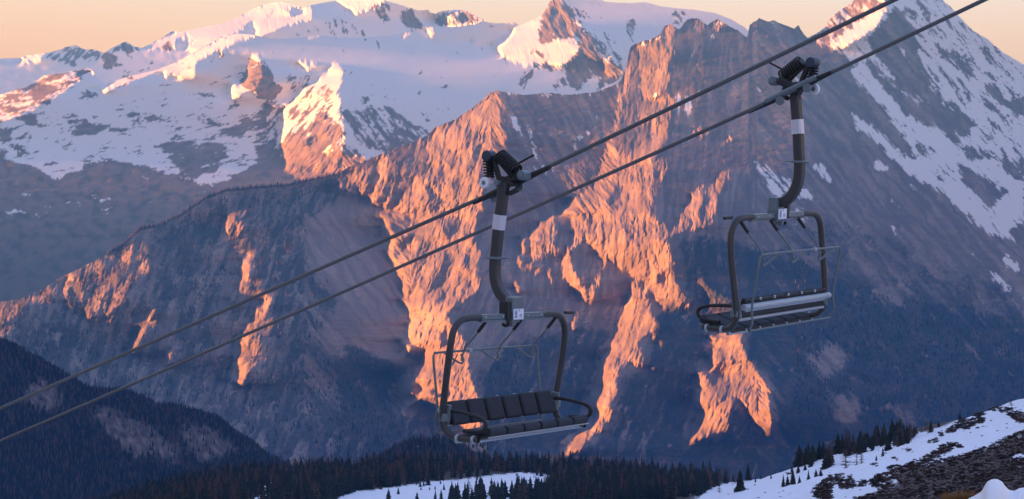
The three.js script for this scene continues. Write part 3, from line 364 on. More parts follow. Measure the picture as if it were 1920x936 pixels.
  const tint = (px, py, c) => {
    const [ca, sa] = dir(px, py), u = px * ca + py * sa, v = -px * sa + py * ca, k = fbm(u / 8, v / 34, 3), f2 = fbm(px / 24, py / 18, 3), fine = n2(u / 2.6, v / 7);
    put(c, ROCK); mixTo(c, DARKROCK, clamp(0.4 + 1.2 * k));
    const low = sstep(250, 330, py + 25 * f2) * (px < 900 ? 1 : 0); mixTo(c, TURF, low * 0.9); mixTo(c, BARE, low * sstep(-0.1, 0.4, f2 + 0.3 * k) * 0.7);
    if (py > 330) mixTo(c, WOOD, sstep(350, 520, py + 80 * f2) * 0.55);
    const s = snow.at(px + 9 * fbm(px / 26, py / 20, 4) + 4 * n2(u / 3, v / 11), py + 12 * fbm(px / 30 + 50, py / 22, 4) + 3 * n2(px / 5, py / 4));
    mixTo(c, SNOW, sstep(-0.06, 0.06, s - 0.5 - 0.8 * (0.55 * k + 0.22 * fine + 0.5 * (ridged(u / 11 + 0.6 * f2, v / 70, 3) - 0.22) + 0.45 * fbm(u / 16, v / 60, 3))));
  };
  const steep = (px, py) => py > 300 && px < 560 ? 1.9 : px > 1000 ? 1.0 : 1.35;
  const rimLine = linePts(pairs([150, 175, 168, 167, 200, 158, 239, 144, 290, 132, 325, 119, 345, 108, 359, 100, 385, 85, 411, 72, 445, 63, 480, 66, 500, 71, 530, 73, 560, 71, 600, 66, 630, 70, 660, 70, 700, 69, 742, 65, 765, 58, 782, 52, 800, 51, 815, 50, 860, 50, 880, 47, 905, 45, 918, 44]));
  const rim = (x) => x < 160 || x > 915 ? sky(x) : Math.max(sky(x), lerp(sky(x), rimLine(x) + 1.4 * fbm(x / 12, 8, 3), sstep(160, 200, x) * (1 - sstep(890, 915, x))));
  mountain('snow_range', { label: 'snow bowl and sunlit crests of the range behind the rocky mountain' }, { x0: -160, x1: 1560, y0: -50, y1: 660, step: 1.8, sky: rim, foot, faces, steep, depth: 7600, tint, away: (x, y) => 0.1 * sstep(1080, 1140, x) - 0.095 - 0.03 * sstep(290, 350, y) * (1 - sstep(520, 600, x)), wv: 0.06, passes: 6, soft: (x, y) => lerp(0.9, 0.16, sstep(0.2, 0.9, snow.at(x, y))), rough: 0.9, grain: (x, y) => { const d = dir(x, y); return [d[0], d[1], 18, 50]; } });
  mountain('snow_summits', { label: 'rounded snowy summits rising behind the rim of the snow bowl' }, { x0: 140, x1: 960, y0: -50, y1: 200, step: 1.8, sky: (x) => sky(x) + (x < 170 || x > 930 ? 40 : 0), foot: (x) => rim(x) + 30, faces: upper, steep: () => 1.3, depth: 9000, tint, away: () => 0.02, wv: 0.06, passes: 5, soft: (x, y) => lerp(0.9, 0.2, sstep(0.2, 0.9, snow.at(x, y))), rough: 0.9, grain: (x, y) => { const d = dir(x, y); return [d[0], d[1], 18, 50]; } });
}

// --- the pale range at the far left edge
{
  const crest = linePts(pairs([-200, 120, -60, 112, 0, 110, 35, 108, 55, 103, 80, 100, 95, 98, 105, 95, 120, 90, 132, 86, 143, 84, 152, 90, 160, 93, 175, 92, 188, 97, 215, 108, 330, 120]));
  const sky = (x) => crest(x) + (x > 30 && x < 200 ? 2.4 : 0.6) * fbm(x / 9, 3, 3);
  const faces = new Plan(-200, 60, 330, 260, 2); faces.fill(a00(90, 290, 140, 270, 190, 270, 240, 262, 200, 300, 170, 320, 100, 300), 0.9).fill(a00(270, 260, 300, 250, 310, 280, 290, 300), 0.2).blur(1);
  const snow = new Plan(-200, 60, 330, 260, 2, 0.97); snow.fill(a00(230, 290, 280, 245, 370, 225, 420, 240, 510, 250, 520, 290, 460, 310, 400, 300, 380, 340, 320, 320), 0.42).fill(a00(100, 285, 150, 270, 150, 300), 0.6).blur(1);
  const tint = (px, py, c) => { const k = fbm((px + py) / 8, (py - px) / 24, 3), s = snow.at(px, py); put(c, ROCK); mixTo(c, DARKROCK, clamp(0.4 + k)); mixTo(c, SNOW, sstep(-0.08, 0.08, s - 0.5 - 0.8 * k)); };
  mountain('distant_range', { label: 'pale distant range with jagged rocks at the sky, behind the snow range' }, { x0: -200, x1: 330, y0: 60, y1: 260, step: 2, sky, foot: () => 255, faces, steep: () => 1.6, depth: 10500, tint, grain: () => [0.8, -0.6, 12, 30], rough: 0.5 });
}

// --- the dark wooded hill in the lower left corner
let HILL;
{
  const crest = linePts(pairs([-160, 560, -60, 612, 0, 643, 36, 659, 72, 679, 100, 695, 126, 710, 158, 731, 187, 737, 230, 738, 266, 750, 294, 766, 330, 768, 359, 775, 406, 788, 431, 808, 467, 833, 500, 856, 560, 890, 640, 940, 700, 985]));
  const sky = (x) => crest(x) + 1.5 * fbm(x / 16, 7, 3);
  const bald = new Plan(-160, 540, 700, 1060, 2); for (const [p, v] of [[c00(120, 370, 190, 290, 270, 310, 330, 370, 310, 480, 260, 512, 200, 470, 120, 440), 0.75], [c00(330, 370, 400, 350, 430, 400, 380, 430), 0.5], [c00(0, 210, 80, 230, 90, 280, 40, 350, 0, 340), 0.5], [c00(475, 450, 560, 440, 640, 480, 700, 560, 790, 580, 900, 640, 990, 780, 870, 790, 800, 705, 690, 745, 620, 685, 560, 605, 480, 545), 0.68], [c00(600, 470, 760, 500, 880, 560, 850, 590, 720, 540), 0.55], [c00(900, 540, 1040, 525, 1150, 580, 1320, 700, 1060, 775, 985, 705), 0.62], [c00(1180, 620, 1330, 690, 1330, 760, 1200, 720), 0.5]]) bald.fill(p, v);
  bald.blur(7);
  const faces = new Plan(-160, 540, 700, 1060, 4);
  const tint = (px, py, c) => { const u = px * 0.85 - py * 0.5, v = px * 0.5 + py * 0.85, k = fbm(u / 9, v / 30, 3), f2 = fbm(px / 24, py / 24, 3), b = bald.at(px + 8 * f2, py + 8 * k); put(c, WOOD); mixTo(c, BARE, clamp(0.25 + f2) * 0.6); const d = sstep(-0.3, 0.3, b - 0.42 - 0.7 * k - 0.3 * f2); mixTo(c, BARE, d * 0.9); mixTo(c, SCREE, d * clamp(0.2 + 0.6 * n2(u / 6, v / 16) + 0.7 * k + 0.4 * f2) * 0.75); };
  HILL = mountain('hill', { label: 'dark wooded hill with bare slopes in the lower left corner' }, { x0: -160, x1: 700, y0: 540, y1: 1060, step: 2.2, sky, foot: (x) => Math.max(1000, crest(x) + 40), faces, steep: () => 1.25, depth: 2700, tint, grain: () => [0.85, -0.5, 26, 80], rough: 0.7 });
  HILL.crest = sky; HILL.bald = bald;
}

// --- the small hill with a cut cliff behind the forest
let KNOLL;
{
  const crest = linePts(pairs([640, 885, 700, 868, 723, 853, 742, 840, 762, 832, 785, 826, 809, 824, 840, 828, 856, 823, 884, 824, 900, 829, 912, 831, 916, 850, 930, 872, 980, 900]));
  const sky = (x) => crest(x) + 0.8 * fbm(x / 9, 4, 2);
  const cover = new Plan(640, 800, 980, 960, 1); const S = from(700, 800, 6.4);
  for (const p of [S(510, 245, 560, 225, 560, 240), S(735, 150, 795, 140, 780, 165, 740, 170), S(820, 182, 895, 180, 890, 192, 830, 195), S(915, 112, 965, 115, 960, 120), S(1325, 170, 1355, 165, 1350, 190)]) cover.fill(p, 1);
  const quarry = new Plan(640, 800, 980, 960, 1); quarry.fill(S(1060, 170, 1200, 150, 1380, 190, 1390, 320, 1240, 300, 1100, 250), 0.8).blur(3);
  const tint = (px, py, c) => { const f2 = fbm(px / 12, py / 8, 3); put(c, WOOD); mixTo(c, BARE, clamp(0.4 + f2)); mixTo(c, SCREE, sstep(-0.1, 0.3, quarry.at(px, py) - 0.5 + 0.5 * n2(px / 4, py / 12)) * 0.7); mixTo(c, SNOW, cover.at(px, py)); };
  KNOLL = mountain('knoll', { label: 'small wooded hill with a cut cliff behind the forest, under the near chair' }, { x0: 640, x1: 980, y0: 800, y1: 960, step: 1.6, sky, foot: () => 950, faces: new Plan(640, 800, 980, 960, 4), steep: () => 1.3, depth: 2100, tint, grain: () => [1, 0, 16, 40], rough: 0.5 });
  KNOLL.crest = sky;
}

// --- the mountain beside the slope, out of the picture to the left, whose shade covers the valley, the lift and the hill
{
  const w = 120, n = 60, pos = new Float32Array(w * n * 3), col = new Float32Array(w * n * 3), ux = -Math.cos(SUN_AZ), uz = Math.sin(SUN_AZ), wx = -Math.sin(SUN_AZ), wz = -Math.cos(SUN_AZ);
  for (let i = 0; i < w; i++) for (let j = 0; j < n; j++) {
    const p = lerp(-3200, 4700, i / (w - 1)), r = lerp(300, 3900, j / (n - 1)), k = (j * w + i) * 3, t = (r - 300) / 3600;
    const along = sstep(-3200, -1800, p) * (1 - sstep(3900, 4650, p)), ridge = t < 0.4 ? t / 0.4 : 1 - (t - 0.4) / 0.6;
    const y = -500 + 1150 * along * Math.pow(ridge, 0.9) + 90 * fbm(p / 500, r / 500, 4) * ridge;
    pos[k] = wx * p + ux * r; pos[k + 1] = y; pos[k + 2] = wz * p + uz * r;
    const c = [0, 0, 0]; put(c, ROCK); mixTo(c, SNOW, sstep(0, 0.2, fbm(p / 300, r / 300, 4) + (y - 100) / 900)); mixTo(c, WOOD, 1 - sstep(-200, 0, y)); col.set(c, k);
  }
  const m = add(new THREE.Mesh(gridGeometry(pos, col, w, n), MOUNTAIN), 'side_mountain', { label: 'mountain beside the ski slope, out of the picture to the left', kind: 'structure' });
}
{ const geo = new THREE.PlaneGeometry(11000, 16000, 60, 60); geo.rotateX(-Math.PI / 2); const p = geo.attributes.position; for (let i = 0; i < p.count; i++) p.setY(i, 60 * fbm(p.getX(i) / 1500, p.getZ(i) / 1500, 3));
  geo.computeVertexNormals(); const m = new THREE.Mesh(geo, new THREE.MeshStandardMaterial({ color: new THREE.Color().setRGB(0.06, 0.06, 0.05), roughness: 1 })); m.position.set(0, -1100, -7000); add(m, 'valley_floor', { label: 'valley floor far below', kind: 'structure' }); }
// ---------- the near ground: a snowy slope falling to the forest plateau ----------
const edgeRow = linePts(pairs([-200, 1090, 0, 1020, 100, 990, 170, 962, 230, 945, 300, 924, 400, 899, 500, 888, 600, 883, 700, 879, 800, 874, 900, 873, 1000, 876, 1100, 882, 1200, 889, 1300, 899, 1400, 905, 1500, 915, 2100, 960]));
const rowY = (py, D) => { const y = -(py - CY) / F; return (y * COSP + SINP) / (COSP - y * SINP) * D; };
const ridgeD = linePts(pairs([1000, 980, 1350, 860, 1600, 740, 1750, 620, 1920, 540, 2300, 430]));
function groundAt(X, D) {
  const px = CX + F * X / D;
  // the open slope on the right, rising to the right and falling away ahead
  const dr = ridgeD(px), over = Math.max(0, D - dr);
  let slope = -3.4 + 0.297 * X - 0.119 * D - 0.0011 * over * over - 0.05 * over;
  slope += 0.02 * Math.min(D, 600) * (0.35 * fbm(X / 60, D / 60, 3) + 0.55 * fbm(X / 140 + 9, D / 140, 2)) + 0.5 * fbm(X / 9, D / 9, 3) * sstep(40, 120, D) + 0.4 * fbm(X / 3.5, D / 7, 3) * sstep(46, 70, D) * (1 - sstep(300, 500, D));
  // the plateau
  const k = clamp((D - 820) / 380, -1, 1), er = edgeRow(px), nr = Math.max(948, er + 45), py = lerp(nr, k < 0 ? nr - 90 : er, k), far = Math.max(0, D - 1200);
  const flat = rowY(py, Math.min(D, 1200)) - 0.45 * far + 1.2 * fbm(X / 50 + 3, D / 50, 3) - 0.5 * Math.max(0, 600 - D);
  const m = Math.max(slope, flat), d = Math.abs(slope - flat);
  return m + 2.5 * Math.exp(-d / 5);
}
const clearing = new Plan(0, 780, 1960, 960, 2), bareGround = new Plan(1200, 740, 1960, 960, 1.5, 0.14);
for (const p of [raw(600, 960, 640, 932, 667, 922, 731, 915, 803, 904, 860, 899, 930, 890, 985, 886, 1035, 893, 1062, 904, 1040, 918, 1010, 930, 1000, 960), raw(486, 917, 552, 892, 556, 898, 500, 922), raw(440, 945, 500, 926, 520, 945)]) clearing.fill(p, 1);
const e1 = from(1320, 740, 4.777), e2 = from(1620, 740, 4.777);
clearing.fill([...e1(-150, 960, 0, 880, 150, 800, 330, 770, 480, 715, 730, 655, 830, 610, 1050, 545, 1200, 480), ...e2(0, 430, 100, 400, 300, 370, 500, 340, 620, 310, 700, 290, 900, 190, 1000, 150, 1433, 60), [1960, 745], [1960, 960]], 1);
for (const [p, v] of [
  [[...e2(-120, 960, 60, 900, 170, 830, 190, 760, 130, 740, 300, 700, 380, 655, 450, 650, 560, 630, 700, 600, 800, 575, 930, 540, 1000, 520, 1130, 470, 1200, 430, 1280, 390, 1400, 340), [1960, 800], [1960, 960]], 0.97],
  [e2(180, 830, 240, 755, 300, 770, 300, 810, 200, 830), 0.05], [e2(455, 655, 560, 615, 640, 620, 560, 640), 0.1],
  [e2(1290, 560, 1360, 525, 1440, 540, 1440, 590, 1380, 570, 1310, 600), 0.05], [e2(1290, 635, 1380, 620, 1380, 640, 1300, 645), 0.05],
  [e2(360, 650, 480, 600, 640, 520, 720, 460, 800, 455, 760, 490, 640, 560, 480, 640, 380, 665), 0.9], [e2(730, 330, 800, 280, 880, 230, 905, 235, 860, 290, 780, 330), 0.75], [e2(870, 300, 920, 260, 990, 215, 990, 250, 900, 305), 0.8], [e2(980, 190, 1000, 150, 1060, 140, 1040, 180, 1000, 205), 0.8], [e2(1000, 225, 1060, 222, 1060, 245, 1000, 250), 0.8], [e2(1280, 175, 1340, 165, 1440, 180, 1440, 250, 1380, 250, 1330, 215), 0.85], [e2(1060, 140, 1200, 125, 1300, 135, 1310, 155, 1200, 140), 0.5],
  [e2(200, 665, 300, 645, 310, 660, 220, 680), 0.8], [e2(560, 430, 640, 405, 640, 415, 580, 435), 0.6], [e2(650, 380, 710, 350, 690, 370), 0.6], [e2(330, 510, 410, 490, 400, 500), 0.55], [e2(820, 465, 860, 460, 840, 478), 0.7], [e2(60, 640, 120, 615, 110, 630), 0.5], [e2(240, 580, 280, 578, 270, 592), 0.6], [e2(30, 800, 100, 740, 180, 720, 190, 750, 110, 830, 60, 830), 0.75], [e2(285, 660, 350, 655, 345, 700, 290, 695), 0.7],
  [e1(1050, 940, 960, 890, 1000, 830, 1080, 780, 1140, 800, 1100, 890, 1130, 900, 1100, 940), 0.75], [e1(1090, 760, 1140, 740, 1220, 725, 1240, 735, 1150, 775), 0.8], [e1(1150, 790, 1260, 775, 1330, 790, 1320, 830, 1250, 840, 1200, 820), 0.62], [e1(1370, 790, 1433, 780, 1433, 810, 1380, 815), 0.7], [e1(1230, 765, 1310, 745, 1300, 762), 0.6], [e1(1380, 930, 1433, 915, 1433, 960, 1380, 960), 0.7]]) bareGround.fill(p, v);
bareGround.blur(1);
{
  const x0 = -260, x1 = 2180, cols = 740, rows = 360, near = 26, farD = 2600;
  const pos = new Float32Array(cols * rows * 3), col = new Float32Array(cols * rows * 3), SNOWN = [0.80, 0.83, 0.88], HEATH = [0.026, 0.020, 0.021], SOIL = [0.066, 0.047, 0.045], NEEDLES = [0.05, 0.045, 0.04], c = [0, 0, 0];
  for (let j = 0; j < rows; j++) {
    const D = j < 330 ? near * Math.pow(1250 / near, j / 329) : lerp(1250, farD, (j - 329) / 30);
    for (let i = 0; i < cols; i++) {
      const px = lerp(x0, x1, i / (cols - 1)), X = (px - CX) / F * D, k = (j * cols + i) * 3; let y = groundAt(X, D);
      const up = Math.atan2(y, D), py = CY - F * Math.tan(up - PITCH);
      const wob = fbm(X / 7, D / 14, 4), w2 = fbm(X / 2, D / 4, 3), open = sstep(0.3, 0.7, clearing.at(px + 8 * fbm(X / 30, D / 30, 3), py + 3 * wob));
      const b = bareGround.at(px + 11 * fbm(px / 16, py / 7, 4), py + 5 * fbm(px / 16 + 40, py / 7, 4));
      const heath = px > 1200 ? sstep(-0.06, 0.06, b - 0.5 - 0.5 * (wob * 0.5 + fbm(px / 9, py / 2.8, 3) * 0.9)) : 0;
      put(c, NEEDLES); mixTo(c, SNOWN, open);
      const hc = clamp(0.5 + 1.6 * wob + 0.7 * w2); if (heath > 0) { const e = [...HEATH]; mixTo(e, SOIL, hc); mixTo(c, e, heath * open); y += heath * open * 0.03 * w2; }
      pos[k] = X; pos[k + 1] = y; pos[k + 2] = -D; col.set(c, k);
    }
  }
  const idxGeo = gridGeometry(pos, col, cols, rows); { const id = idxGeo.index.array; for (let t = 0; t < id.length; t += 3) { const a = id[t + 1]; id[t + 1] = id[t + 2]; id[t + 2] = a; } idxGeo.computeVertexNormals(); }
  add(new THREE.Mesh(idxGeo, MOUNTAIN), 'ground', { label: 'snowy slope with brown heath falling to the wooded plateau', kind: 'structure' });
}
{ // the same slope underfoot and behind the camera
  const w = 80, n = 60, pos = new Float32Array(w * n * 3), col = new Float32Array(w * n * 3); for (let j = 0; j < n; j++) for (let i = 0; i < w; i++) { const X = lerp(-260, 260, i / (w - 1)), D = lerp(-320, 25.5, j / (n - 1)), k = (j * w + i) * 3; pos[k] = X; pos[k + 1] = -3.45 + 0.297 * X * (X < 0 ? 0.6 : 1) - 0.119 * D + 0.4 * fbm(X / 20, D / 20, 3) * sstep(0, 40, Math.abs(X) + Math.max(0, -D)); pos[k + 2] = -D; const b = sstep(0.1, 0.25, fbm(X / 25, D / 25, 4)); col[k] = lerp(0.8, 0.1, b); col[k + 1] = lerp(0.83, 0.08, b); col[k + 2] = lerp(0.88, 0.07, b); }
  const g = gridGeometry(pos, col, w, n), id = g.index.array; for (let t = 0; t < id.length; t += 3) { const a = id[t + 1]; id[t + 1] = id[t + 2]; id[t + 2] = a; } g.computeVertexNormals();
  add(new THREE.Mesh(g, MOUNTAIN), 'snowfield', { label: 'snowy slope around the camera', kind: 'structure' });
}
// where a line of sight through pixel (px, py) first meets the near ground
function onGround(px, py, d0 = 60) { const ty = rowY(py, 1); for (let D = d0; D < 1250; D *= 1.004) { const X = (px - CX) / F * D; if (groundAt(X, D) >= ty * D) return new THREE.Vector3(X, groundAt(X, D), -D); } return null; }

// ---------- trees ----------
const needleMat = new THREE.MeshStandardMaterial({ color: new THREE.Color().setRGB(0.020, 0.034, 0.034), roughness: 1, side: THREE.DoubleSide });
const needleMat2 = new THREE.MeshStandardMaterial({ color: new THREE.Color().setRGB(0.028, 0.040, 0.036), roughness: 1, side: THREE.DoubleSide });
const twigMat = new THREE.MeshStandardMaterial({ color: new THREE.Color().setRGB(0.12, 0.086, 0.072), roughness: 1, side: THREE.DoubleSide });
const barkMat = new THREE.MeshStandardMaterial({ color: new THREE.Color().setRGB(0.075, 0.058, 0.05), roughness: 1 });
function tris(list) { const g = new THREE.BufferGeometry(); g.setAttribute('position', new THREE.BufferAttribute(new Float32Array(list), 3)); g.computeVertexNormals(); return g; }
function trunkGeo(h, r) { const g = new THREE.CylinderGeometry(r * 0.15, r, h, 6, 3).toNonIndexed(); g.translate(0, h / 2, 0); return g; }
// boughs of a spruce one metre tall: drooping sprays set in loose whorls
function spruceGeo(slim) {
  const t = []; const tiers = 15;
  for (let k = 0; k < tiers; k++) {
    const f = k / (tiers - 1), y = 0.10 + 0.88 * Math.pow(f, 0.92), R = slim * Math.pow(1 - f, 0.85) * (0.8 + 0.4 * rnd()) + 0.012, n = f > 0.8 ? 4 : f > 0.5 ? 6 : 8, a0 = rnd() * 6.28;
    for (let i = 0; i < n; i++) {
      if (rnd() < 0.08) continue;
      const a = a0 + (i + 0.6 * rnd()) / n * 6.2832, r = R * (0.7 + 0.5 * rnd()), w = r * 0.5 + 0.01, dy = -0.35 * r - 0.02 * rnd(), ca = Math.cos(a), sa = Math.sin(a), up = 0.03 + 0.02 * rnd();
      const tip = [ca * r, y + dy, sa * r], L = [ca * r * 0.55 - sa * w * 0.55, y + dy * 0.6 - 0.012, sa * r * 0.55 + ca * w * 0.55], Q = [ca * r * 0.55 + sa * w * 0.55, y + dy * 0.6 - 0.012, sa * r * 0.55 - ca * w * 0.55], top = [0, y + up, 0], hang = [ca * r * 0.7, y + dy - 0.055, sa * r * 0.7];
      t.push(...top, ...L, ...tip, ...top, ...tip, ...Q, ...top, ...hang, ...tip, ...L, ...hang, ...Q);
    }
  }
  t.push(0, 1.0, 0, 0.012, 0.93, 0.01, -0.012, 0.93, 0.01, 0, 1.0, 0, 0, 0.93, -0.014, 0.012, 0.93, 0.01);
  return tris(t);
}
// bare larch: thin level branches with hanging twigs
function larchGeo(thin) {
  const t = [];
  for (let k = 0; k < 78; k++) {
    const f = Math.pow(rnd(), 0.85), y = 0.14 + 0.84 * f, r = thin * Math.pow(1 - f, 0.7) * (0.6 + 0.6 * rnd()) + 0.02, a = rnd() * 6.2832, ca = Math.cos(a), sa = Math.sin(a), w = 0.007 + 0.006 * (1 - f), lift = (rnd() - 0.35) * 0.25 * r;
    const tip = [ca * r, y + lift, sa * r];
    t.push(0, y - w, 0, 0, y + w, 0, ...tip, -sa * w, y, ca * w, sa * w, y, -ca * w, ...tip);
    for (let m = 0; m < 5; m++) { const g = 0.3 + 0.65 * rnd(), b = a + (rnd() - 0.5) * 1.8, l = r * (0.25 + 0.3 * rnd()), x = ca * r * g, z = sa * r * g, yy = y + lift * g; t.push(x, yy, z, x + Math.cos(b) * 0.006, yy + 0.008, z + Math.sin(b) * 0.006, x + Math.cos(b) * l, yy - 0.04 * rnd() + 0.015, z + Math.sin(b) * l); }
  }
  return tris(t);
}
const spruces = [0.20, 0.17, 0.23, 0.15, 0.19, 0.25].map(spruceGeo), larches = [0.2, 0.17, 0.23, 0.19].map(larchGeo), trunk1 = trunkGeo(0.95, 0.022);
const treeTypes = [];
for (let v = 0; v < spruces.length; v++) { const g = new THREE.Group(); for (const [n, geo, m] of [['trunk', trunk1, barkMat], ['crown', spruces[v], v % 2 ? needleMat : needleMat2]]) { const k = new THREE.Mesh(geo, m); k.name = n; k.castShadow = k.receiveShadow = true; g.add(k); } treeTypes.push(g); }
for (let v = 0; v < larches.length; v++) { const g = new THREE.Group(); for (const [n, geo, m] of [['trunk', trunk1, barkMat], ['crown', larches[v], twigMat]]) { const k = new THREE.Mesh(geo, m); k.name = n; k.castShadow = k.receiveShadow = true; g.add(k); } treeTypes.push(g); }
const cloneTree = (larch) => treeTypes[larch ? spruces.length + Math.floor(rnd() * larches.length) : Math.floor(rnd() * spruces.length)].clone();
function plant(p, h, larch, label, group, wide = 1) {
  const t = cloneTree(larch); t.position.copy(p); t.position.y -= 0.15; t.scale.set(h * wide, h, h * wide); t.rotation.y = rnd() * 6.28;
  t.name = numbered(larch ? 'larch_tree' : 'spruce_tree'); t.userData = { label, category: 'tree', ...(group ? { group } : {}) }; scene.add(t); return t;
}
// trees that stand apart: [foot px, foot py, height in px, larch, label]
const alone = [
  [1386, 922, 41, 0, 'tall dark spruce at the lower edge beside the snow slope', 0], [1406, 902, 9, 0, 'tiny spruce alone on the snow slope, lowest of the little ones', 0], [1414, 905, 11, 0, 'little spruce on the snow just above the tall spruce', 0], [1424, 899, 10, 0, 'small spruce on the smooth snow left of the clump', 0], [1443, 897, 10, 0, 'rounded small spruce on the smooth snow', 0],
  [1346, 926, 22, 1, 'bushy reddish larch at the left foot of the snow slope', 0], [1375, 924, 10, 0, 'stunted spruce left of the tall spruce on the snow', 0],
  [1466, 930, 26, 0, 'leftmost spruce of the clump low on the snow slope', 0], [1474, 928, 22, 0, 'slender spruce inside the clump low on the snow', 0], [1484, 931, 34, 0, 'tallest spruce of the clump low on the snow slope', 0], [1496, 924, 18, 0, 'short spruce right of the clump on the snow', 0], [1513, 918, 24, 0, 'spruce with a thin tip beside the heath bank', 0], [1527, 907, 20, 0, 'wide dark spruce above the heath bank', 1], [1536, 898, 18, 0, 'bushy spruce at the upper end of the heath bank', 1],
  [1583, 891, 41, 1, 'bare larch standing in front on the snow slope', 1], [1612, 880, 34, 1, 'second bare larch on the snow, upslope of the first', 0], [1603, 884, 32, 1, 'thin bare larch between two others on the snow', 0],
  [1482, 886, 14, 0, 'small spruce on the snow under the wood edge', 0], [1494, 887, 18, 0, 'broad little spruce on snow below the dark wood edge', 1], [1507, 882, 14, 0, 'round little spruce on the snow below the wood edge', 1], [1518, 876, 22, 0, 'spruce at the lower wood edge on the snow', 0],
  [1640, 866, 14, 0, 'small spruce alone at the foot of the upper grove', 0], [1652, 857, 20, 0, 'young spruce at the side of the upper grove', 0], [1663, 845, 28, 0, 'broad spruce in the upper grove on the snow', 1], [1797, 788, 17, 0, 'lone dark spruce on the skyline of the snow slope', 1], [1893, 762, 18, 1, 'brown larch alone on the skyline at the right edge', 1], [1868, 766, 13, 1, 'faint bare larch on the skyline near the right edge', 0], [1757, 803, 14, 0, 'small spruce where the grove meets the skyline', 0],
  [804, 911, 20, 0, 'dark little spruce alone in the middle of the snow clearing', 1], [730, 938, 22, 0, 'spruce at the bottom edge on the snow clearing', 1], [783, 944, 22, 0, 'spruce peeking over the bottom edge in the clearing', 0], [817, 938, 20, 0, 'left spruce of a pair in front of the clearing', 0], [828, 937, 20, 0, 'right spruce of a pair in front of the clearing', 0], [716, 918, 11, 0, 'small spruce at the upper rim of the clearing', 0], [772, 908, 15, 0, 'shrubby spruce at the upper rim of the clearing', 1], [832, 903, 7, 0, 'tiny spruce on the upper rim of the clearing', 0], [968, 893, 7, 0, 'tiny spruce at the upper right of the clearing', 0]];
for (const [px, py, h, larch, label, wide] of alone) { const p = onGround(px, py, 200) ?? null; if (!p) continue; plant(p, h / F * -p.z, larch, label, null, wide ? 1.6 : 1.15); }
for (let k = 0; k < 46; k++) { const px = 640 + 400 * rnd(), py = 890 + 46 * rnd(); if (clearing.at(px, py) < 0.6) continue; const near = clearing.at(px, py - 9) < 0.5 || clearing.at(px + 14, py) < 0.5 || clearing.at(px - 14, py) < 0.5; if (!near && rnd() < 0.6) continue; const p = onGround(px, py, 500); if (p) plant(p, (5 + 9 * rnd()) / F * -p.z, rnd() < 0.2, 'small tree scattered at the rim of the snow clearing', 'small trees at the rim of the clearing', 1.35); }
for (let k = 0; k < 60; k++) { const px = 1380 + 330 * rnd(), py = 790 + 140 * rnd(); if (clearing.at(px, py) < 0.6 || bareGround.at(px, py) > 0.4) continue; if (py - (905 - (px - 1380) * 0.3) > 25 * rnd()) continue; const p = onGround(px, py, 200); if (p) plant(p, (4 + 8 * rnd()) / F * -p.z, rnd() < 0.25, 'small young tree scattered on the upper snow slope below the groves', 'young trees below the groves', 1.35); }
// groves on the snow slope and the wood on the plateau
const spots = [];
const treeOK = (px, py, D) => clearing.at(px, py) < 0.35;
for (let D = 800; D < 1290; D += 5.2) for (let X = -420; X < 330; X += 5.2) {
  const x = X + (rnd() - 0.5) * 7, d = D + (rnd() - 0.5) * 7, px = CX + F * x / d, y = groundAt(x, d), py = CY - F * Math.tan(Math.atan2(y, d) - PITCH);
  if (px < -60 || px > 1560 || py > 985) continue;
  const thin = fbm(x / 70 + 4, d / 70, 3);
  if (!treeOK(px, py, d) || rnd() < 0.12 + 0.3 * sstep(0.1, 0.35, thin)) continue;
  const f = fbm(x / 60 + 20, d / 60, 3);
  spots.push({ p: new THREE.Vector3(x, y, -d), h: 5.6 + 6.8 * rnd() + (rnd() < 0.15 ? 2.5 : 0) + 3 * fbm(x / 40 + 60, d / 40, 2), larch: rnd() < 0.36 + 0.6 * f, where: px < 620 ? 0 : px < 1080 ? 1 : 2, px, py });
}
// in front of the clearing
for (let k = 0; k < 90; k++) { const px = 850 + 210 * rnd() - 10, py = 948 - 22 * Math.pow(rnd(), 1.6) * sstep(840, 900, px), p = onGround(px, py, 500); if (p) spots.push({ p, h: 8 + 4 * rnd(), larch: rnd() < 0.15, where: 3, px, py }); }
// the edge of the wood where it meets the snow slope, and the grove on it
const grove = [[1400, 893, 70, 14, 30], [1470, 873, 60, 14, 34], [1520, 862, 50, 12, 34], [1560, 848, 60, 14, 36], [1610, 842, 55, 12, 30], [1660, 826, 60, 12, 30], [1552, 876, 12, 6, 34], [1690, 828, 34, 12, 26], [1720, 812, 50, 8, 20]];
for (const [px, py, wdt, n, h] of grove) for (let k = 0; k < n * 2.6; k++) { const x = px + (rnd() - 0.5) * wdt, p = onGround(x, py + (rnd() - 0.3) * 14 - (x - px) * 0.25, 300); if (p) spots.push({ p, h: h * (0.65 + 0.65 * rnd()) / F * -p.z, larch: rnd() < 0.35, where: 4, px: x, py }); }
const woodLabel = [['spruce in the dark wood left of the snow clearing', 'bare larch in the dark wood left of the snow clearing'], ['spruce in the wood above and behind the snow clearing', 'bare larch in the wood above and behind the snow clearing'], ['spruce in the dense wood between clearing and snow slope', 'bare larch in the dense wood between clearing and snow slope'], ['spruce in the row of trees in front of the snow clearing', 'bare larch in the row of trees in front of the snow clearing'], ['spruce of the groves along the snow slope', 'bare larch of the groves along the snow slope']];
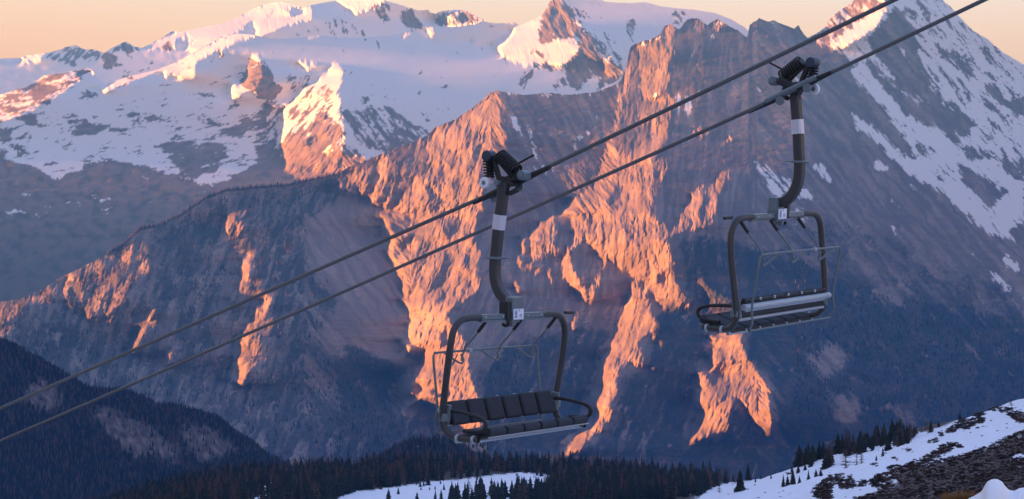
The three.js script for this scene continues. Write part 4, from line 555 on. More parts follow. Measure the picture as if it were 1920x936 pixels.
{
  for (const s of spots) s.size = s.h / -s.p.z * (s.where >= 3 ? 1.3 : 1) * (1 + 0.0 * rnd());
  spots.sort((a, b) => b.size - a.size);
  let n = [0, 0]; const rest = treeTypes.map(() => []), m = new THREE.Matrix4(), q = new THREE.Quaternion(), up = new THREE.Vector3(0, 1, 0);
  for (const s of spots) {
    const L = s.larch ? 1 : 0;
    if (n[L] < (L ? 200 : 262)) { n[L]++; plant(s.p, s.h, s.larch, woodLabel[s.where][L], ['wood left of the clearing', 'wood behind the clearing', 'wood between clearing and slope', 'trees in front of the clearing', 'groves on the snow slope'][s.where] + (L ? ', larches' : ', spruces'), s.where >= 3 ? 1.15 : 1); continue; }
    q.setFromAxisAngle(up, rnd() * 6.28); const v = L ? spruces.length + Math.floor(rnd() * larches.length) : Math.floor(rnd() * spruces.length);
    rest[v].push(m.compose(s.p, q, new THREE.Vector3(s.h, s.h, s.h)).clone());
  }
  const forest = new THREE.Group(); forest.userData = { kind: 'stuff', label: 'dense wood of spruce and larch on the plateau' };
  rest.forEach((list, v) => { if (!list.length) return; const larch = v >= spruces.length, geo = mergeGeometries([larch ? larches[v - spruces.length] : spruces[v], trunk1].map((g) => { const k = g.clone(); for (const a of Object.keys(k.attributes)) if (a !== 'position' && a !== 'normal') k.deleteAttribute(a); return k; })); const im = new THREE.InstancedMesh(geo, larch ? twigMat : needleMat, list.length); list.forEach((x, i) => im.setMatrixAt(i, x)); im.name = larch ? 'larches' : 'spruces'; im.castShadow = im.receiveShadow = true; forest.add(im); });
  forest.name = 'forest'; scene.add(forest);

}
// woods on the hill, the knoll and the far mountain side, too far off to count
{
  const t = []; for (let k = 0; k < 5; k++) { const y = 0.1 + 0.18 * k, r = 0.19 * (1 - k / 5.4), a0 = rnd() * 6; for (let i = 0; i < 5; i++) { const a = a0 + i * 1.2566, b = a + 1.0; t.push(0, y + 0.3, 0, Math.cos(b) * r, y - 0.02, Math.sin(b) * r, Math.cos(a) * r, y, Math.sin(a) * r); } }
  const geo = tris(t), m = new THREE.Matrix4(), q = new THREE.Quaternion(), p = new THREE.Vector3(), up = new THREE.Vector3(0, 1, 0);
  const wood = (name, label, list, mats) => { const g = new THREE.Group(); g.userData = { kind: 'stuff', label }; g.name = name; list.forEach((l, i) => { const im = new THREE.InstancedMesh(geo, mats[i], l.length); l.forEach((x, k) => im.setMatrixAt(k, x)); im.name = i ? 'bare_trees' : 'conifers'; im.castShadow = im.receiveShadow = true; g.add(im); }); scene.add(g); };
  const place = (look, px, py, h) => { at(px, py, look(px, py), p); p.y -= h * 0.12; q.setFromAxisAngle(up, rnd() * 6); return m.compose(p, q, new THREE.Vector3(h * (0.8 + 0.4 * rnd()), h, h * (0.8 + 0.4 * rnd()))).clone(); };
  let A = [[], []];
  for (let k = 0; k < 26000; k++) { const px = -40 + rnd() * 640, c = HILL.crest(px), py = c + Math.pow(rnd(), 1.35) * (990 - c); if (py > 985) continue; const b = HILL.bald.at(px, py) + 0.35 * fbm(px / 14, py / 10, 3); if (rnd() < sstep(0.12, 0.5, b) * 0.97) continue; A[rnd() < 0.3 ? 1 : 0].push(place(HILL.look, px, py, 7 + 6 * rnd())); }
  for (let px = -40; px < 480; px += 1.1) if (HILL.bald.at(px, HILL.crest(px) + 4) < 0.4) A[rnd() < 0.2 ? 1 : 0].push(place(HILL.look, px + rnd(), HILL.crest(px) + 1.5, 8 + 8 * rnd()));
  wood('hillside_wood', 'dark wood covering the hill in the lower left corner', A, [needleMat, twigMat]);
  A = [[], []];
  for (let k = 0; k < 900; k++) { const px = 690 + rnd() * 225, py = KNOLL.crest(px) + 1 + Math.pow(rnd(), 1.2) * 40; if (px > 862 && rnd() < 0.85) continue; A[rnd() < 0.35 ? 1 : 0].push(place(KNOLL.look, px, py, 6 + 6 * rnd())); }
  wood('knoll_wood', 'wood on the small hill behind the forest', A, [needleMat, twigMat]);
  A = [[], []];
  for (let k = 0; k < 45000; k++) { const px = -40 + rnd() * 2000, c = MAIN.crest(px), py = c + rnd() * (870 - c); const w = MAIN.wood.at(px, py) + 0.5 * fbm(px / 24, py / 24, 3); if (rnd() > sstep(0.5, 1.0, w) || (px > 980 && px < 1490)) continue; A[rnd() < 0.42 ? 1 : 0].push(place(MAIN.look, px, py, 9 + 8 * rnd())); }
  for (let px = 200; px < 640; px += 1.6) A[rnd() < 0.5 ? 1 : 0].push(place(MAIN.look, px + rnd(), MAIN.crest(px) + 1, 10 + 9 * rnd()));
  wood('mountain_wood', 'woods on the lower flanks of the rocky mountain', A, [needleMat, twigMat]);
}

// ---------- bushes, grass and snow close by ----------
function bushGeo(n, flat, size = 1.6) { const t = []; for (let k = 0; k < n; k++) { const a = rnd() * 6.2832, e = Math.acos(1 - rnd() * 1.05), R = 0.72 + 0.4 * rnd(), x = R * Math.sin(e) * Math.cos(a), y = Math.max(0, R * Math.cos(e) * flat), z = R * Math.sin(e) * Math.sin(a), s = (0.05 + 0.08 * rnd()) * size; const d = () => (rnd() - 0.5) * 2 * s; t.push(x, y, z, x + d(), y + d() * 0.7 + s, z + d(), x + d(), y + d() * 0.7, z + d(), x * 0.4, y * 0.3, z * 0.4, x + d() * 0.3, y, z + d() * 0.3, x + d() * 0.3, y + s * 0.3, z); } return tris(t); }
const bushGeos = [bushGeo(700, 0.7), bushGeo(600, 0.55), bushGeo(650, 0.85)], bushMats = [std3(0.035, 0.026, 0.026), std3(0.052, 0.038, 0.034), std3(0.03, 0.03, 0.026)];
function std3(r, g, b) { return new THREE.MeshStandardMaterial({ color: new THREE.Color().setRGB(r, g, b), roughness: 1, side: THREE.DoubleSide }); }
const bushes = [[655, 870, 95, 70, 'largest dark round bush on the heath by the bottom edge'], [430, 868, 55, 34, 'low wide bush at the lower left of the heath'], [315, 890, 34, 24, 'small dark bush at the bottom left of the heath'], [770, 830, 30, 26, 'small dark bush right of the largest bush'], [320, 690, 34, 30, 'dark bush at the rim between heath and snow'], [680, 680, 46, 34, 'reddish bush in the middle of the heath'], [755, 600, 40, 26, 'dark bush under the upper rim of the heath'], [900, 560, 60, 22, 'flat bush along the upper rim of the heath'], [610, 775, 30, 18, 'little bush above the largest bush'], [1000, 620, 80, 36, 'broad low bush in the right part of the heath'], [1100, 720, 70, 40, 'broad bush above the snow mound'], [860, 740, 60, 34, 'dark bush in the middle right of the heath'], [1230, 560, 70, 36, 'bush at the right beside a snow patch'], [1330, 590, 50, 30, 'dark bush beside the snow patch at the right edge'], [130, 760, 60, 40, 'bush on the bank at the left end of the heath'], [80, 790, 40, 34, 'bush at the left tip of the bank'], [1150, 480, 60, 24, 'bush along the top edge of the heath at the right'], [540, 800, 28, 14, 'tiny bush left of the largest bush'], [950, 840, 70, 40, 'bush beside the yellow grass tuft'], [1290, 760, 60, 40, 'bush behind the snow mound']];
bushes.forEach(([x, y, w, h, label], k) => { const px = 1620 + x / 4.777, py = 740 + (y + h * 0.45) / 4.777, p = onGround(px, py, 40); if (!p) return; const s = w / 4.777 / 2 / F * -p.z; const b = new THREE.Mesh(bushGeos[k % 3], bushMats[k % 3]); b.position.copy(p); b.position.y -= 0.1 * s; b.scale.set(s, h / w * 2 * s * 0.8, s); b.rotation.y = rnd() * 6; add(b, 'heath_bush', { label, category: 'bush', group: 'bushes on the heath' }); });
{ // heather and dwarf shrubs on the brown ground
  const m = new THREE.Matrix4(), q = new THREE.Quaternion(), up = new THREE.Vector3(0, 1, 0), lists = [[], []], g0 = bushGeo(40, 0.8, 4.5);
  for (let k = 0; k < 34000; k++) { const px = 1330 + 600 * rnd(), py = 752 + 190 * rnd(), b = bareGround.at(px + 5 * fbm(px / 9, py / 5, 3), py + 3 * fbm(px / 9 + 40, py / 5, 3)), edge = b > 0.2 && b < 0.8; if (clearing.at(px, py) < 0.5 || rnd() > (b < 0.16 ? 0.006 : edge ? 0.9 : 0.45)) continue; const p = onGround(px, py, 42); if (!p) continue; const s = (1.6 + 5.5 * rnd() * rnd() * rnd()) * (edge ? 1.2 : 1) / F * -p.z; p.y -= 0.1 * s; q.setFromAxisAngle(up, rnd() * 6.28); lists[rnd() < 0.4 ? 1 : 0].push(m.compose(p, q, new THREE.Vector3(s, s * (0.5 + 0.5 * rnd()), s)).clone()); }
  const g = new THREE.Group(); g.name = 'heather'; g.userData = { kind: 'stuff', label: 'brown heather and dwarf shrubs covering the bare ground' };
  lists.forEach((l, i) => { const im = new THREE.InstancedMesh(g0, i ? std3(0.085, 0.052, 0.046) : std3(0.030, 0.024, 0.024), l.length); l.forEach((x, k) => im.setMatrixAt(k, x)); im.name = 'shrubs'; im.castShadow = im.receiveShadow = true; g.add(im); }); scene.add(g);
}
{ // the yellow grass tuft
  const t = [], p = onGround(1804, 940, 40) ?? v0(at(1807, 938, 58)); for (let k = 0; k < 900; k++) { const a = rnd() * 6.28, r = Math.pow(rnd(), 0.6) * 0.75, x = Math.cos(a) * r, z = Math.sin(a) * r, h = (0.25 + 0.3 * rnd()) * (1 - 0.45 * r), l = 0.25 * rnd() + 0.15 * r, b = rnd() * 6.28, w = 0.012; t.push(x - w, 0, z, x + w, 0, z, x + Math.cos(a) * l + 0.1 * Math.cos(b), h, z + Math.sin(a) * l + 0.1 * Math.sin(b)); }
  const m = new THREE.Mesh(tris(t), std3(0.26, 0.14, 0.045)); m.position.copy(p); m.position.y -= 0.05; m.scale.setScalar(0.9 * -p.z / 58); add(m, 'grass_tuft', { label: 'yellow dry grass tuft at the bottom edge beside the snow mound', category: 'grass' });
}
function v0(v) { return v; }
{ // the snow mound in the corner
  const outline = linePts(pairs([1790, 962, 1812, 938, 1828, 931, 1837, 923, 1842, 912, 1848, 905, 1856, 902, 1866, 902, 1874, 906, 1880, 915, 1886, 922, 1896, 924, 1905, 920, 1925, 918, 1990, 912, 2060, 914])), w = 90, n = 40, pos = new Float32Array(w * n * 3), col = new Float32Array(w * n * 3).fill(0.84), p = new THREE.Vector3();
  for (let i = 0; i < w; i++) for (let j = 0; j < n; j++) { const px = lerp(1790, 2060, i / (w - 1)), t = j / (n - 1), D = lerp(38, 52, t), X = (px - CX) / F * D, k = (j * w + i) * 3; const top = rowY(outline(px) + 1.2 * fbm(px / 8, 2, 3), 44), g = groundAt(X, D) - 0.6, hump = Math.exp(-Math.pow((D - 44) / 2.6, 4)); const y = lerp(g, Math.max(top, g), hump) + 0.04 * fbm(X * 2, D * 2, 3); pos[k] = X; pos[k + 1] = y; pos[k + 2] = -D; }
  const g = gridGeometry(pos, col, w, n), id = g.index.array; for (let t = 0; t < id.length; t += 3) { const a = id[t + 1]; id[t + 1] = id[t + 2]; id[t + 2] = a; } g.computeVertexNormals();
  add(new THREE.Mesh(g, MOUNTAIN), 'snow_mound', { label: 'rounded mound of shovelled snow in the lower right corner', category: 'snow' });
}
// ---------- the chairlift ----------
const std = (r, g, b, rough, metal = 0) => new THREE.MeshStandardMaterial({ color: new THREE.Color().setRGB(r, g, b), roughness: rough, metalness: metal });
const paint = std(0.046, 0.047, 0.046, 0.6), steel = std(0.16, 0.205, 0.22, 0.5, 0.2), brightSteel = std(0.40, 0.46, 0.49, 0.4, 0.3), black = std(0.016, 0.017, 0.018, 0.55), fabric = std(0.036, 0.043, 0.054, 0.9), ropeMat = std(0.12, 0.13, 0.13, 0.55, 0.25), reflective = std(0.66, 0.66, 0.70, 0.35, 0.2), rollerMat = std(0.78, 0.79, 0.80, 0.5), rubber = std(0.03, 0.05, 0.075, 0.5);
{ // worn paint and woven cover: fine grain
  const tex = (n, f) => { const d = new Uint8Array(n * n * 4); for (let j = 0; j < n; j++) for (let i = 0; i < n; i++) { const v = clamp(f(i, j)) * 255, o = (j * n + i) * 4; d[o] = d[o + 1] = d[o + 2] = v; d[o + 3] = 255; } const t = new THREE.DataTexture(d, n, n); t.wrapS = t.wrapT = THREE.RepeatWrapping; t.magFilter = t.minFilter = THREE.LinearFilter; t.needsUpdate = true; return t; };
  const worn = tex(128, (i, j) => 0.75 + 0.5 * fbm(i / 16, j / 16, 4)); paint.roughnessMap = worn; steel.roughnessMap = worn;
  fabric.bumpMap = tex(128, (i, j) => 0.5 + 0.4 * fbm(i / 26, j / 26, 3) + 0.1 * ((i + j) % 2)); fabric.bumpScale = 0.006;
}
const v3 = (x, y, z) => new THREE.Vector3(x, y, z);
const tube = (pts, r, n = 40, k = 10, tension = 0.5) => new THREE.TubeGeometry(new THREE.CatmullRomCurve3(pts.map((p) => v3(...p)), false, 'catmullrom', tension), n, r, k);
const rbox = (w, h, d, x, y, z, r = 0.008, rx = 0, rz = 0) => { const g = new RoundedBoxGeometry(w, h, d, 3, Math.min(r, w / 2.1, h / 2.1, d / 2.1)); if (rx) g.rotateX(rx); if (rz) g.rotateZ(rz); g.translate(x, y, z); return g; };
const disc = (r, w, x, y, z, axis = 'x', k = 24) => { const c = Math.min(0.006, w / 4), g = new THREE.LatheGeometry([[0, -w / 2], [r - c, -w / 2], [r, -w / 2 + c], [r, w / 2 - c], [r - c, w / 2], [0, w / 2]].map(([a, b]) => new THREE.Vector2(a, b)), k); if (axis === 'x') g.rotateZ(Math.PI / 2); if (axis === 'z') g.rotateX(Math.PI / 2); g.translate(x, y, z); return g; };
const rod = (a, b, r, k = 10) => { const A = v3(...a), B = v3(...b), L = A.distanceTo(B), g = new THREE.CylinderGeometry(r, r, L, k, 1); g.applyQuaternion(new THREE.Quaternion().setFromUnitVectors(v3(0, 1, 0), B.clone().sub(A).normalize())); g.translate((A.x + B.x) / 2, (A.y + B.y) / 2, (A.z + B.z) / 2); return g; };
const coil = (a, b, R, r, turns) => { const A = v3(...a), B = v3(...b), d = B.clone().sub(A), L = d.length(), q = new THREE.Quaternion().setFromUnitVectors(v3(0, 1, 0), d.normalize()), pts = []; for (let i = 0; i <= turns * 14; i++) { const t = i / (turns * 14), p = v3(R * Math.cos(t * turns * 6.2832), t * L, R * Math.sin(t * turns * 6.2832)).applyQuaternion(q).add(A); pts.push([p.x, p.y, p.z]); } return tube(pts, r, turns * 18, 6); };
const join = (...g) => mergeGeometries(g.map((x) => { const k = x.index ? x.toNonIndexed() : x; for (const a of Object.keys(k.attributes)) if (!['position', 'normal', 'uv'].includes(a)) k.deleteAttribute(a); return k; }));
const part = (name, geo, mat, parent, label) => { const m = new THREE.Mesh(geo, mat); m.name = name; m.castShadow = m.receiveShadow = true; if (label) m.userData.label = label; parent.add(m); return m; };
const profile = (pts, w, d, n = 36) => { // a bar with chamfered corners swept along a line in the plane x = 0
  const curve = new THREE.CatmullRomCurve3(pts.map((p) => v3(...p))), c = 0.28, ring = [[-1, -1 + c], [-1 + c, -1], [1 - c, -1], [1, -1 + c], [1, 1 - c], [1 - c, 1], [-1 + c, 1], [-1, 1 - c]], pos = [], tri = [];
  for (let i = 0; i <= n; i++) { const p = curve.getPointAt(i / n), t = curve.getTangentAt(i / n), nrm = v3(0, -t.z, t.y); for (const [a, b] of ring) pos.push(p.x + a * w / 2, p.y + nrm.y * b * d / 2, p.z + nrm.z * b * d / 2); }
  for (let i = 0; i < n; i++) for (let k = 0; k < 8; k++) { const a = i * 8 + k, b = i * 8 + (k + 1) % 8; tri.push(a, b, a + 8, b, b + 8, a + 8); }
  for (let k = 1; k < 7; k++) { tri.push(0, k, k + 1); const o = n * 8; tri.push(o, o + k + 1, o + k); }
  let g = new THREE.BufferGeometry(); g.setAttribute('position', new THREE.Float32BufferAttribute(pos, 3)); g.setIndex(tri); g = g.toNonIndexed(); g.setAttribute('uv', new THREE.Float32BufferAttribute(new Float32Array(g.attributes.position.count * 2), 2)); g.computeVertexNormals(); return g;
};
let labelMat;
{ const c = document.createElement('canvas'); c.width = 192; c.height = 128; const x = c.getContext('2d'); x.fillStyle = '#e9ebf0'; x.fillRect(0, 0, 192, 128); x.fillStyle = '#3f5f95'; for (let i = 0; i < 6; i++) x.fillRect(26, 22 + i * 15, 44, 10); x.fillStyle = '#2a2d33'; x.beginPath(); x.moveTo(94, 12); x.lineTo(118, 12); x.lineTo(106, 34); x.fill(); x.fillStyle = '#6d7890'; x.fillRect(112, 66, 50, 8); x.fillRect(112, 80, 40, 8); x.fillRect(112, 94, 46, 6); x.strokeStyle = '#9aa3b5'; x.lineWidth = 4; x.strokeRect(3, 3, 186, 122); const t = new THREE.CanvasTexture(c); t.colorSpace = THREE.SRGBColorSpace; labelMat = new THREE.MeshStandardMaterial({ map: t, roughness: 0.45 }); }

function makeChair(label, S) {   // S: rise of the rope along the chair's own z
  const t = new THREE.Group(); t.userData = { label, category: 'chairlift chair', group: 'chairs of the lift' };
  // hanger
  const path = [[0, 1.40, -0.13], [0, 1.2, -0.155], [0, 0.95, -0.19], [0, 0.72, -0.215], [0, 0.55, -0.232], [0, 0.42, -0.228], [0, 0.31, -0.20], [0, 0.215, -0.14], [0, 0.155, -0.06], [0, 0.14, 0.03]];
  const hanger = part('hanger', profile(path, 0.098, 0.104, 60), paint, t);
  part('reflective_sleeve', profile([[0, 1.055, -0.176], [0, 0.98, -0.186], [0, 0.90, -0.1965]], 0.108, 0.115, 6), reflective, hanger, 'pale reflective sleeve');
  part('collar', join(rbox(0.13, 0.026, 0.15, 0, 0.60, -0.229, 0.008), rbox(0.03, 0.014, 0.30, 0.03, 0.60, -0.215, 0.005)), steel, hanger, 'flat steel collar');
  part('head_plate', join(rbox(0.05, 0.20, 0.12, 0, 1.36, -0.13, 0.02, 0.13), rbox(0.10, 0.05, 0.20, 0.02, 1.40, -0.10, 0.02, 0.25)), black, hanger);
  // grip on the rope, which runs along z at x = 0.09
  const R0 = 1.36, Z0 = -0.14;
  const grip = part('grip', join(rbox(0.11, 0.09, 0.30, 0.03, R0 + 0.06, Z0 + 0.05, 0.02, -0.45), rbox(0.05, 0.30, 0.06, 0.0, R0 + 0.19, Z0 - 0.10, 0.02, -0.35), rbox(0.06, 0.06, 0.30, -0.01, R0 + 0.2, Z0 + 0.02, 0.02, 0.75), rbox(0.05, 0.05, 0.12, 0.0, R0 - 0.06, Z0 + 0.13, 0.015, -0.4)), black, t);
  part('coil_spring', coil([-0.02, R0 + 0.09, Z0 - 0.175], [-0.02, R0 + 0.27, Z0 - 0.195], 0.05, 0.0105, 6), black, grip); part('spring_core', rod([-0.02, R0 + 0.09, Z0 - 0.175], [-0.02, R0 + 0.27, Z0 - 0.195], 0.026), black, grip);
  part('coil_spring', coil([-0.02, R0 + 0.33, Z0 - 0.05], [-0.02, R0 + 0.16, Z0 + 0.175], 0.068, 0.012, 9), black, grip); part('spring_core', rod([-0.02, R0 + 0.33, Z0 - 0.05], [-0.02, R0 + 0.16, Z0 + 0.175], 0.034), black, grip);
  const cap = part('spring_cap', disc(0.058, 0.13, -0.02, R0 + 0.315, Z0 - 0.18), rubber, grip);
  const roller = part('roller', disc(0.06, 0.05, -0.095, R0 + 0.03, Z0 - 0.175), rollerMat, grip, 'white plastic guide roller');
  part('hub', join(disc(0.026, 0.06, -0.095, R0 + 0.03, Z0 - 0.175), disc(0.03, 0.14, -0.03, R0 + 0.03, Z0 - 0.03)), steel, grip);
  part('clamp_head', join(disc(0.052, 0.13, 0.0, R0 + 0.11, Z0 + 0.26), disc(0.03, 0.16, 0.0, R0 + 0.105, Z0 + 0.26)), steel, grip);
  const slope = (z) => R0 + S * (z - Z0);
  for (const [a, b, r1, r2] of [[Z0 + 0.10, Z0 + 0.52, 0.042, 0.024], [Z0 - 0.08, Z0 - 0.46, 0.042, 0.024]]) { const g = new THREE.CylinderGeometry(r2, r1, Math.hypot(b - a, S * (b - a)), 12, 1); const d = v3(0, S * (b - a), b - a).normalize(); g.applyQuaternion(new THREE.Quaternion().setFromUnitVectors(v3(0, 1, 0), d)); g.translate(0.09, (slope(a) + slope(b)) / 2, (a + b) / 2); part('jaw_tongue', g, black, grip); }
  part('jaw', join(rod([0.115, slope(Z0 - 0.30) + 0.02, Z0 - 0.30], [0.115, slope(Z0 + 0.30) + 0.02, Z0 + 0.30], 0.03), disc(0.05, 0.03, 0.12, slope(Z0 - 0.2) - 0.05, Z0 - 0.2), disc(0.05, 0.03, 0.12, slope(Z0 + 0.12) - 0.05, Z0 + 0.12)), steel, grip);
  part('guide_tongue', rbox(0.02, 0.022, 0.32, 0.02, R0 + 0.26, Z0 + 0.22, 0.008, -0.42), black, grip);
  // top beam
  const beam = part('top_beam', join(rbox(1.16, 0.058, 0.058, 0.02, 0, 0, 0.008), rbox(0.50, 0.02, 0.05, -0.32, -0.042, 0.01, 0.005), rbox(0.46, 0.02, 0.05, 0.38, -0.042, 0.01, 0.005)), steel, t);
  const br = part('bracket', join(rbox(0.20, 0.17, 0.10, 0.015, 0.115, 0.02, 0.012), rbox(0.17, 0.12, 0.085, 0.015, -0.01, 0.005, 0.02), rbox(0.05, 0.09, 0.10, -0.03, -0.07, 0.0, 0.02)), steel, beam);
  part('bracket_black_plate', rbox(0.07, 0.19, 0.11, -0.125, 0.06, 0.0, 0.012), black, beam); part('hook', tube([[-0.12, -0.02, 0.04], [-0.12, -0.075, 0.045], [-0.12, -0.10, 0.01], [-0.12, -0.085, -0.03]], 0.018, 20, 8), black, beam);  // black plate beside the bracket, and the hook below it
  const lp = part('label_plate', new THREE.PlaneGeometry(0.19, 0.115), labelMat, beam, 'white printed label'); lp.position.set(0.02, 0.02, 0.0735); const lq = lp.clone(); lq.position.z = -0.0645; lq.rotation.y = Math.PI; beam.add(lq);
  part('label_backing', rbox(0.196, 0.121, 0.135, 0.02, 0.02, 0.0045, 0.004), steel, beam);
  for (const x of [-0.5, -0.2, 0.25, 0.5]) part('bolt', disc(0.014, 0.075, x, 0, 0, 'z', 10), brightSteel, beam);
  part('pivot_pin', rod([1.0, 0.008, 0.0], [1.16, 0.004, 0.0], 0.017), black, beam);
  // side tubes
  for (const s of [-1, 1]) {
    const f = part('side_tube', tube([[0.56, 0, 0], [0.74, 0, 0], [0.885, -0.022, 0], [0.985, -0.11, -0.004], [1.022, -0.24, -0.01], [1.03, -0.45, -0.035], [1.02, -0.72, -0.075], [1.01, -0.95, -0.107], [1.0, -1.07, -0.10], [0.985, -1.155, -0.045], [0.975, -1.19, 0.05], [0.97, -1.195, 0.18], [0.965, -1.19, 0.31]].map(([x, y, z]) => [x * s, y, z]), 0.036, 90, 12), paint, t);
    part('mounting_plate', join(rbox(0.035, 0.20, 0.10, 0.972 * s, -0.965, -0.09, 0.012, 0.15), rbox(0.10, 0.09, 0.09, 0.99 * s, -1.0, -0.095, 0.02)), steel, f);
    part('clamp_ring', join(disc(0.043, 0.03, 0.985 * s, -1.193, 0.07, 'z'), disc(0.043, 0.03, 0.975 * s, -1.193, 0.26, 'z')), brightSteel, f);
    part('armrest', tube([[0.985, -0.93, -0.08], [0.985, -0.935, 0.06], [0.985, -0.95, 0.2], [0.985, -0.972, 0.32], [0.985, -1.01, 0.385], [0.985, -1.065, 0.39], [0.985, -1.105, 0.34], [0.985, -1.115, 0.24], [0.985, -1.12, 0.12]].map(([x, y, z]) => [x * s * 0.97, y, z]), 0.02, 60, 10), black, t);
  }
  // backrest: six padded panels on two rails
  const lean = Math.atan2(0.08, 0.234), cy = -0.965, cz = -0.092;
  const back = part('backrest', join(rod([-0.97, -0.935, -0.17], [0.97, -0.935, -0.17], 0.036), rod([-0.97, -1.075, -0.105], [0.97, -1.075, -0.105], 0.018), rbox(1.80, 0.02, 0.02, 0, -0.98, -0.15, 0.006)), brightSteel, t);
  for (let k = 0; k < 6; k++) part('back_cushion', (() => { const g = new RoundedBoxGeometry(0.272, 0.25, 0.06, 5, 0.026); g.rotateX(-lean); g.translate(-0.7725 + k * 0.309, cy, cz); return g; })(), fabric, back);
  part('backing_board', (() => { const g = new RoundedBoxGeometry(1.86, 0.235, 0.018, 2, 0.006); g.rotateX(-lean); g.translate(0, cy - 0.002, cz - 0.032); return g; })(), black, back);
  for (let k = 0; k < 5; k++) part('strap_clip', rbox(0.03, 0.03, 0.02, -0.618 + k * 0.309, -0.862, -0.172, 0.005), brightSteel, back);
  // seat
  const seat = part('seat', join(rod([-0.95, -1.235, 0.02], [0.95, -1.235, 0.02], 0.02), rod([-0.95, -1.215, 0.24], [0.95, -1.215, 0.24], 0.022), rod([-0.9, -1.17, 0.385], [0.92, -1.17, 0.385], 0.008)), brightSteel, t);
  for (let k = 0; k < 6; k++) { const x = -0.755 + k * 0.302; part('seat_cushion', join((() => { const g = new RoundedBoxGeometry(0.272, 0.07, 0.38, 5, 0.03); g.rotateX(-0.26); g.translate(x, -1.165, 0.19); return g; })(), rod([x - 0.13, -1.122, 0.365], [x + 0.13, -1.122, 0.365], 0.046, 14)), fabric, seat); }
  part('seat_pan', rbox(1.80, 0.05, 0.37, 0, -1.183, 0.18, 0.01, -0.26), black, seat);
  for (let k = 0; k < 5; k++) part('strap_clip', rbox(0.03, 0.03, 0.02, -0.604 + k * 0.302, -1.222, -0.005, 0.005), brightSteel, seat);
  // safety bar, swung up behind the chair
  const thinSteel = std(0.15, 0.19, 0.20, 0.45, 0.2), fw = 0.922, sb = part('safety_bar', tube([[-fw, -1.174, -0.228], [-fw - 0.01, -1.08, -0.262], [-fw, -0.92, -0.245], [-fw, -0.6, -0.285], [-fw, -0.42, -0.308], [-fw + 0.03, -0.375, -0.312], [-fw + 0.1, -0.366, -0.312], [0, -0.365, -0.312], [fw - 0.1, -0.366, -0.312], [fw - 0.03, -0.375, -0.312], [fw, -0.42, -0.308], [fw, -0.6, -0.285], [fw, -0.92, -0.245], [fw + 0.01, -1.08, -0.262], [fw, -1.174, -0.228]], 0.0125, 160, 8), thinSteel, t);
  part('lower_bar', tube([[-fw, -1.174, -0.228], [-fw + 0.05, -1.18, -0.226], [0, -1.18, -0.222], [fw - 0.05, -1.18, -0.226], [fw, -1.174, -0.228]], 0.011, 40, 8), thinSteel, sb);
  for (const x of [-0.45, 0.18, 0.82]) {
    part('bar_arm', tube([[x, -0.05, -0.01], [x, -0.2, -0.14], [x + 0.01, -0.32, -0.265], [x + 0.02, -0.365, -0.29], [x, -0.42, -0.30], [x - 0.02, -0.465, -0.295]], 0.0105, 40, 8), thinSteel, sb); part('arm_sleeve', rod([x, -0.035, 0.004], [x, -0.155, -0.10], 0.019), black, sb);
    part('footrest', tube([[x - 0.02, -0.40, -0.30], [x + 0.0, -0.455, -0.285], [x - 0.03, -0.49, -0.28], [x - 0.09, -0.475, -0.285], [x - 0.2, -0.42, -0.30], [x - 0.3, -0.368, -0.312]], 0.011, 40, 8), thinSteel, sb);
  }
  part('bar_bolt', rbox(0.05, 0.035, 0.035, -0.3, -0.365, -0.312, 0.006), brightSteel, sb);
  return t;
}
const chairs = [[-0.002, 0.266, -17.886, 0.952, 0.040, 0.054, 'empty black padded chair seen from the front, swung level on the upper rope'], [2.929, 1.384, -18.721, 4.063, -0.090, -0.112, 'empty chair seen from behind, its steel back rails showing, on the lower rope']];
const rowOf = [(x) => x < 943 ? 767.5 - 0.4415 * x + 0.0000026 * x * x : 353.5 - 0.4777 * (x - 943), (x) => x < 1492 ? 829.2 - 0.43484 * x - 0.00000495 * x * x : 169.4 - 0.4687 * (x - 1492)];
const ropePoint = [], uphill = (yaw, n) => n ? v3(-Math.sin(yaw), 0, -Math.cos(yaw)) : v3(Math.sin(yaw), 0, Math.cos(yaw));   // to the right and towards the camera
const ropeAt = (G, d, n, s) => { const X = G.x + d.x * s, Z = G.z + d.z * s; return v3(X, rowY(rowOf[n](CX + F * X / -Z), -Z), Z); };
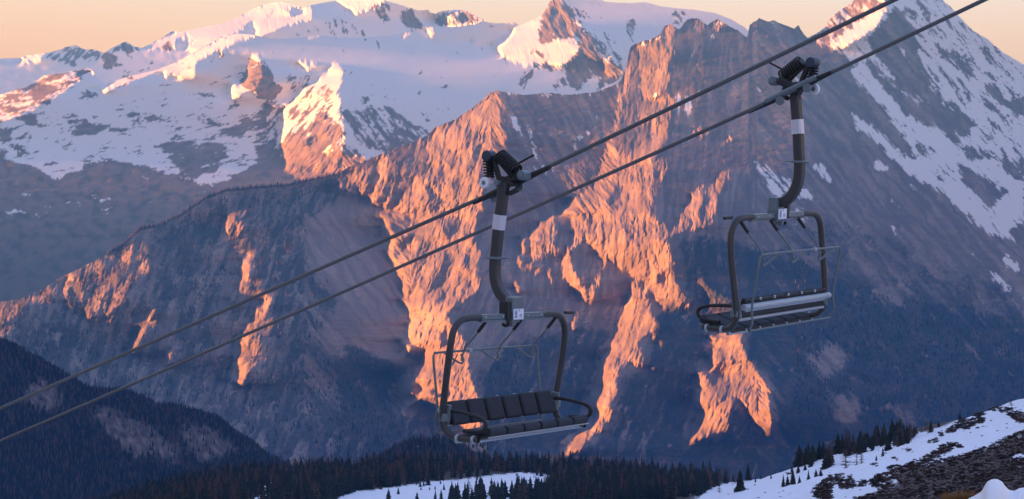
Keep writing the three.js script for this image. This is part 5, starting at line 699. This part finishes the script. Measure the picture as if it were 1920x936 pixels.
chairs.forEach(([x, y, z, yaw, roll, pit, label], n) => {
  const G = v3(0.09, 1.36, -0.14).applyEuler(new THREE.Euler(pit, yaw, roll, 'YXZ')).add(v3(x, y, z)), d = uphill(yaw, n), rise = Math.atan(ropeAt(G, d, n, 0.5).y - ropeAt(G, d, n, -0.5).y);
  const c = makeChair(label, Math.tan((n ? -rise : rise) + pit)); c.name = numbered('chairlift_chair'); c.rotation.order = 'YXZ'; c.rotation.set(pit, yaw, roll); c.position.set(x, y, z); scene.add(c);
  ropePoint.push([G, d]);
});
// the two haul ropes: six twisted strands
ropePoint.forEach(([G, dir], n) => {
  const pts = []; for (let s = n ? -24 : -13; s <= 8; s += 0.5) pts.push(ropeAt(G, dir, n, s));
  const curve = new THREE.CatmullRomCurve3(pts), L = curve.getLength(), N = Math.round(L / 0.022), K = 24, R = 0.0225, pos = new Float32Array((N + 1) * K * 3), idx = [], p = v3(), tg = v3(), sd = v3(), up = v3();
  for (let i = 0; i <= N; i++) { curve.getPointAt(i / N, p); curve.getTangentAt(i / N, tg); sd.set(-tg.z, 0, tg.x).normalize(); up.crossVectors(sd, tg).normalize();
    for (let k = 0; k < K; k++) { const a = k / K * 6.2832, lobe = Math.abs(Math.sin(3 * (a - i * 0.022 * 6.2832 / 0.34))), r = R * (0.7 + 0.3 * Math.sqrt(lobe)), o = (i * K + k) * 3; pos[o] = p.x + r * (sd.x * Math.cos(a) + up.x * Math.sin(a)); pos[o + 1] = p.y + r * (sd.y * Math.cos(a) + up.y * Math.sin(a)); pos[o + 2] = p.z + r * (sd.z * Math.cos(a) + up.z * Math.sin(a)); } }
  for (let i = 0; i < N; i++) for (let k = 0; k < K; k++) { const a = i * K + k, b = i * K + (k + 1) % K; idx.push(a, a + K, b, b, a + K, b + K); }
  const g = new THREE.BufferGeometry(); g.setAttribute('position', new THREE.BufferAttribute(pos, 3)); g.setIndex(idx); g.computeVertexNormals();
  add(new THREE.Mesh(g, ropeMat), 'haul_rope', { label: n ? 'twisted steel rope carrying the chair seen from behind, the lower of two' : 'twisted steel rope carrying the chair seen from the front, the upper of two', category: 'steel rope', group: 'ropes of the chairlift' });
});
renderer.render(scene, camera);
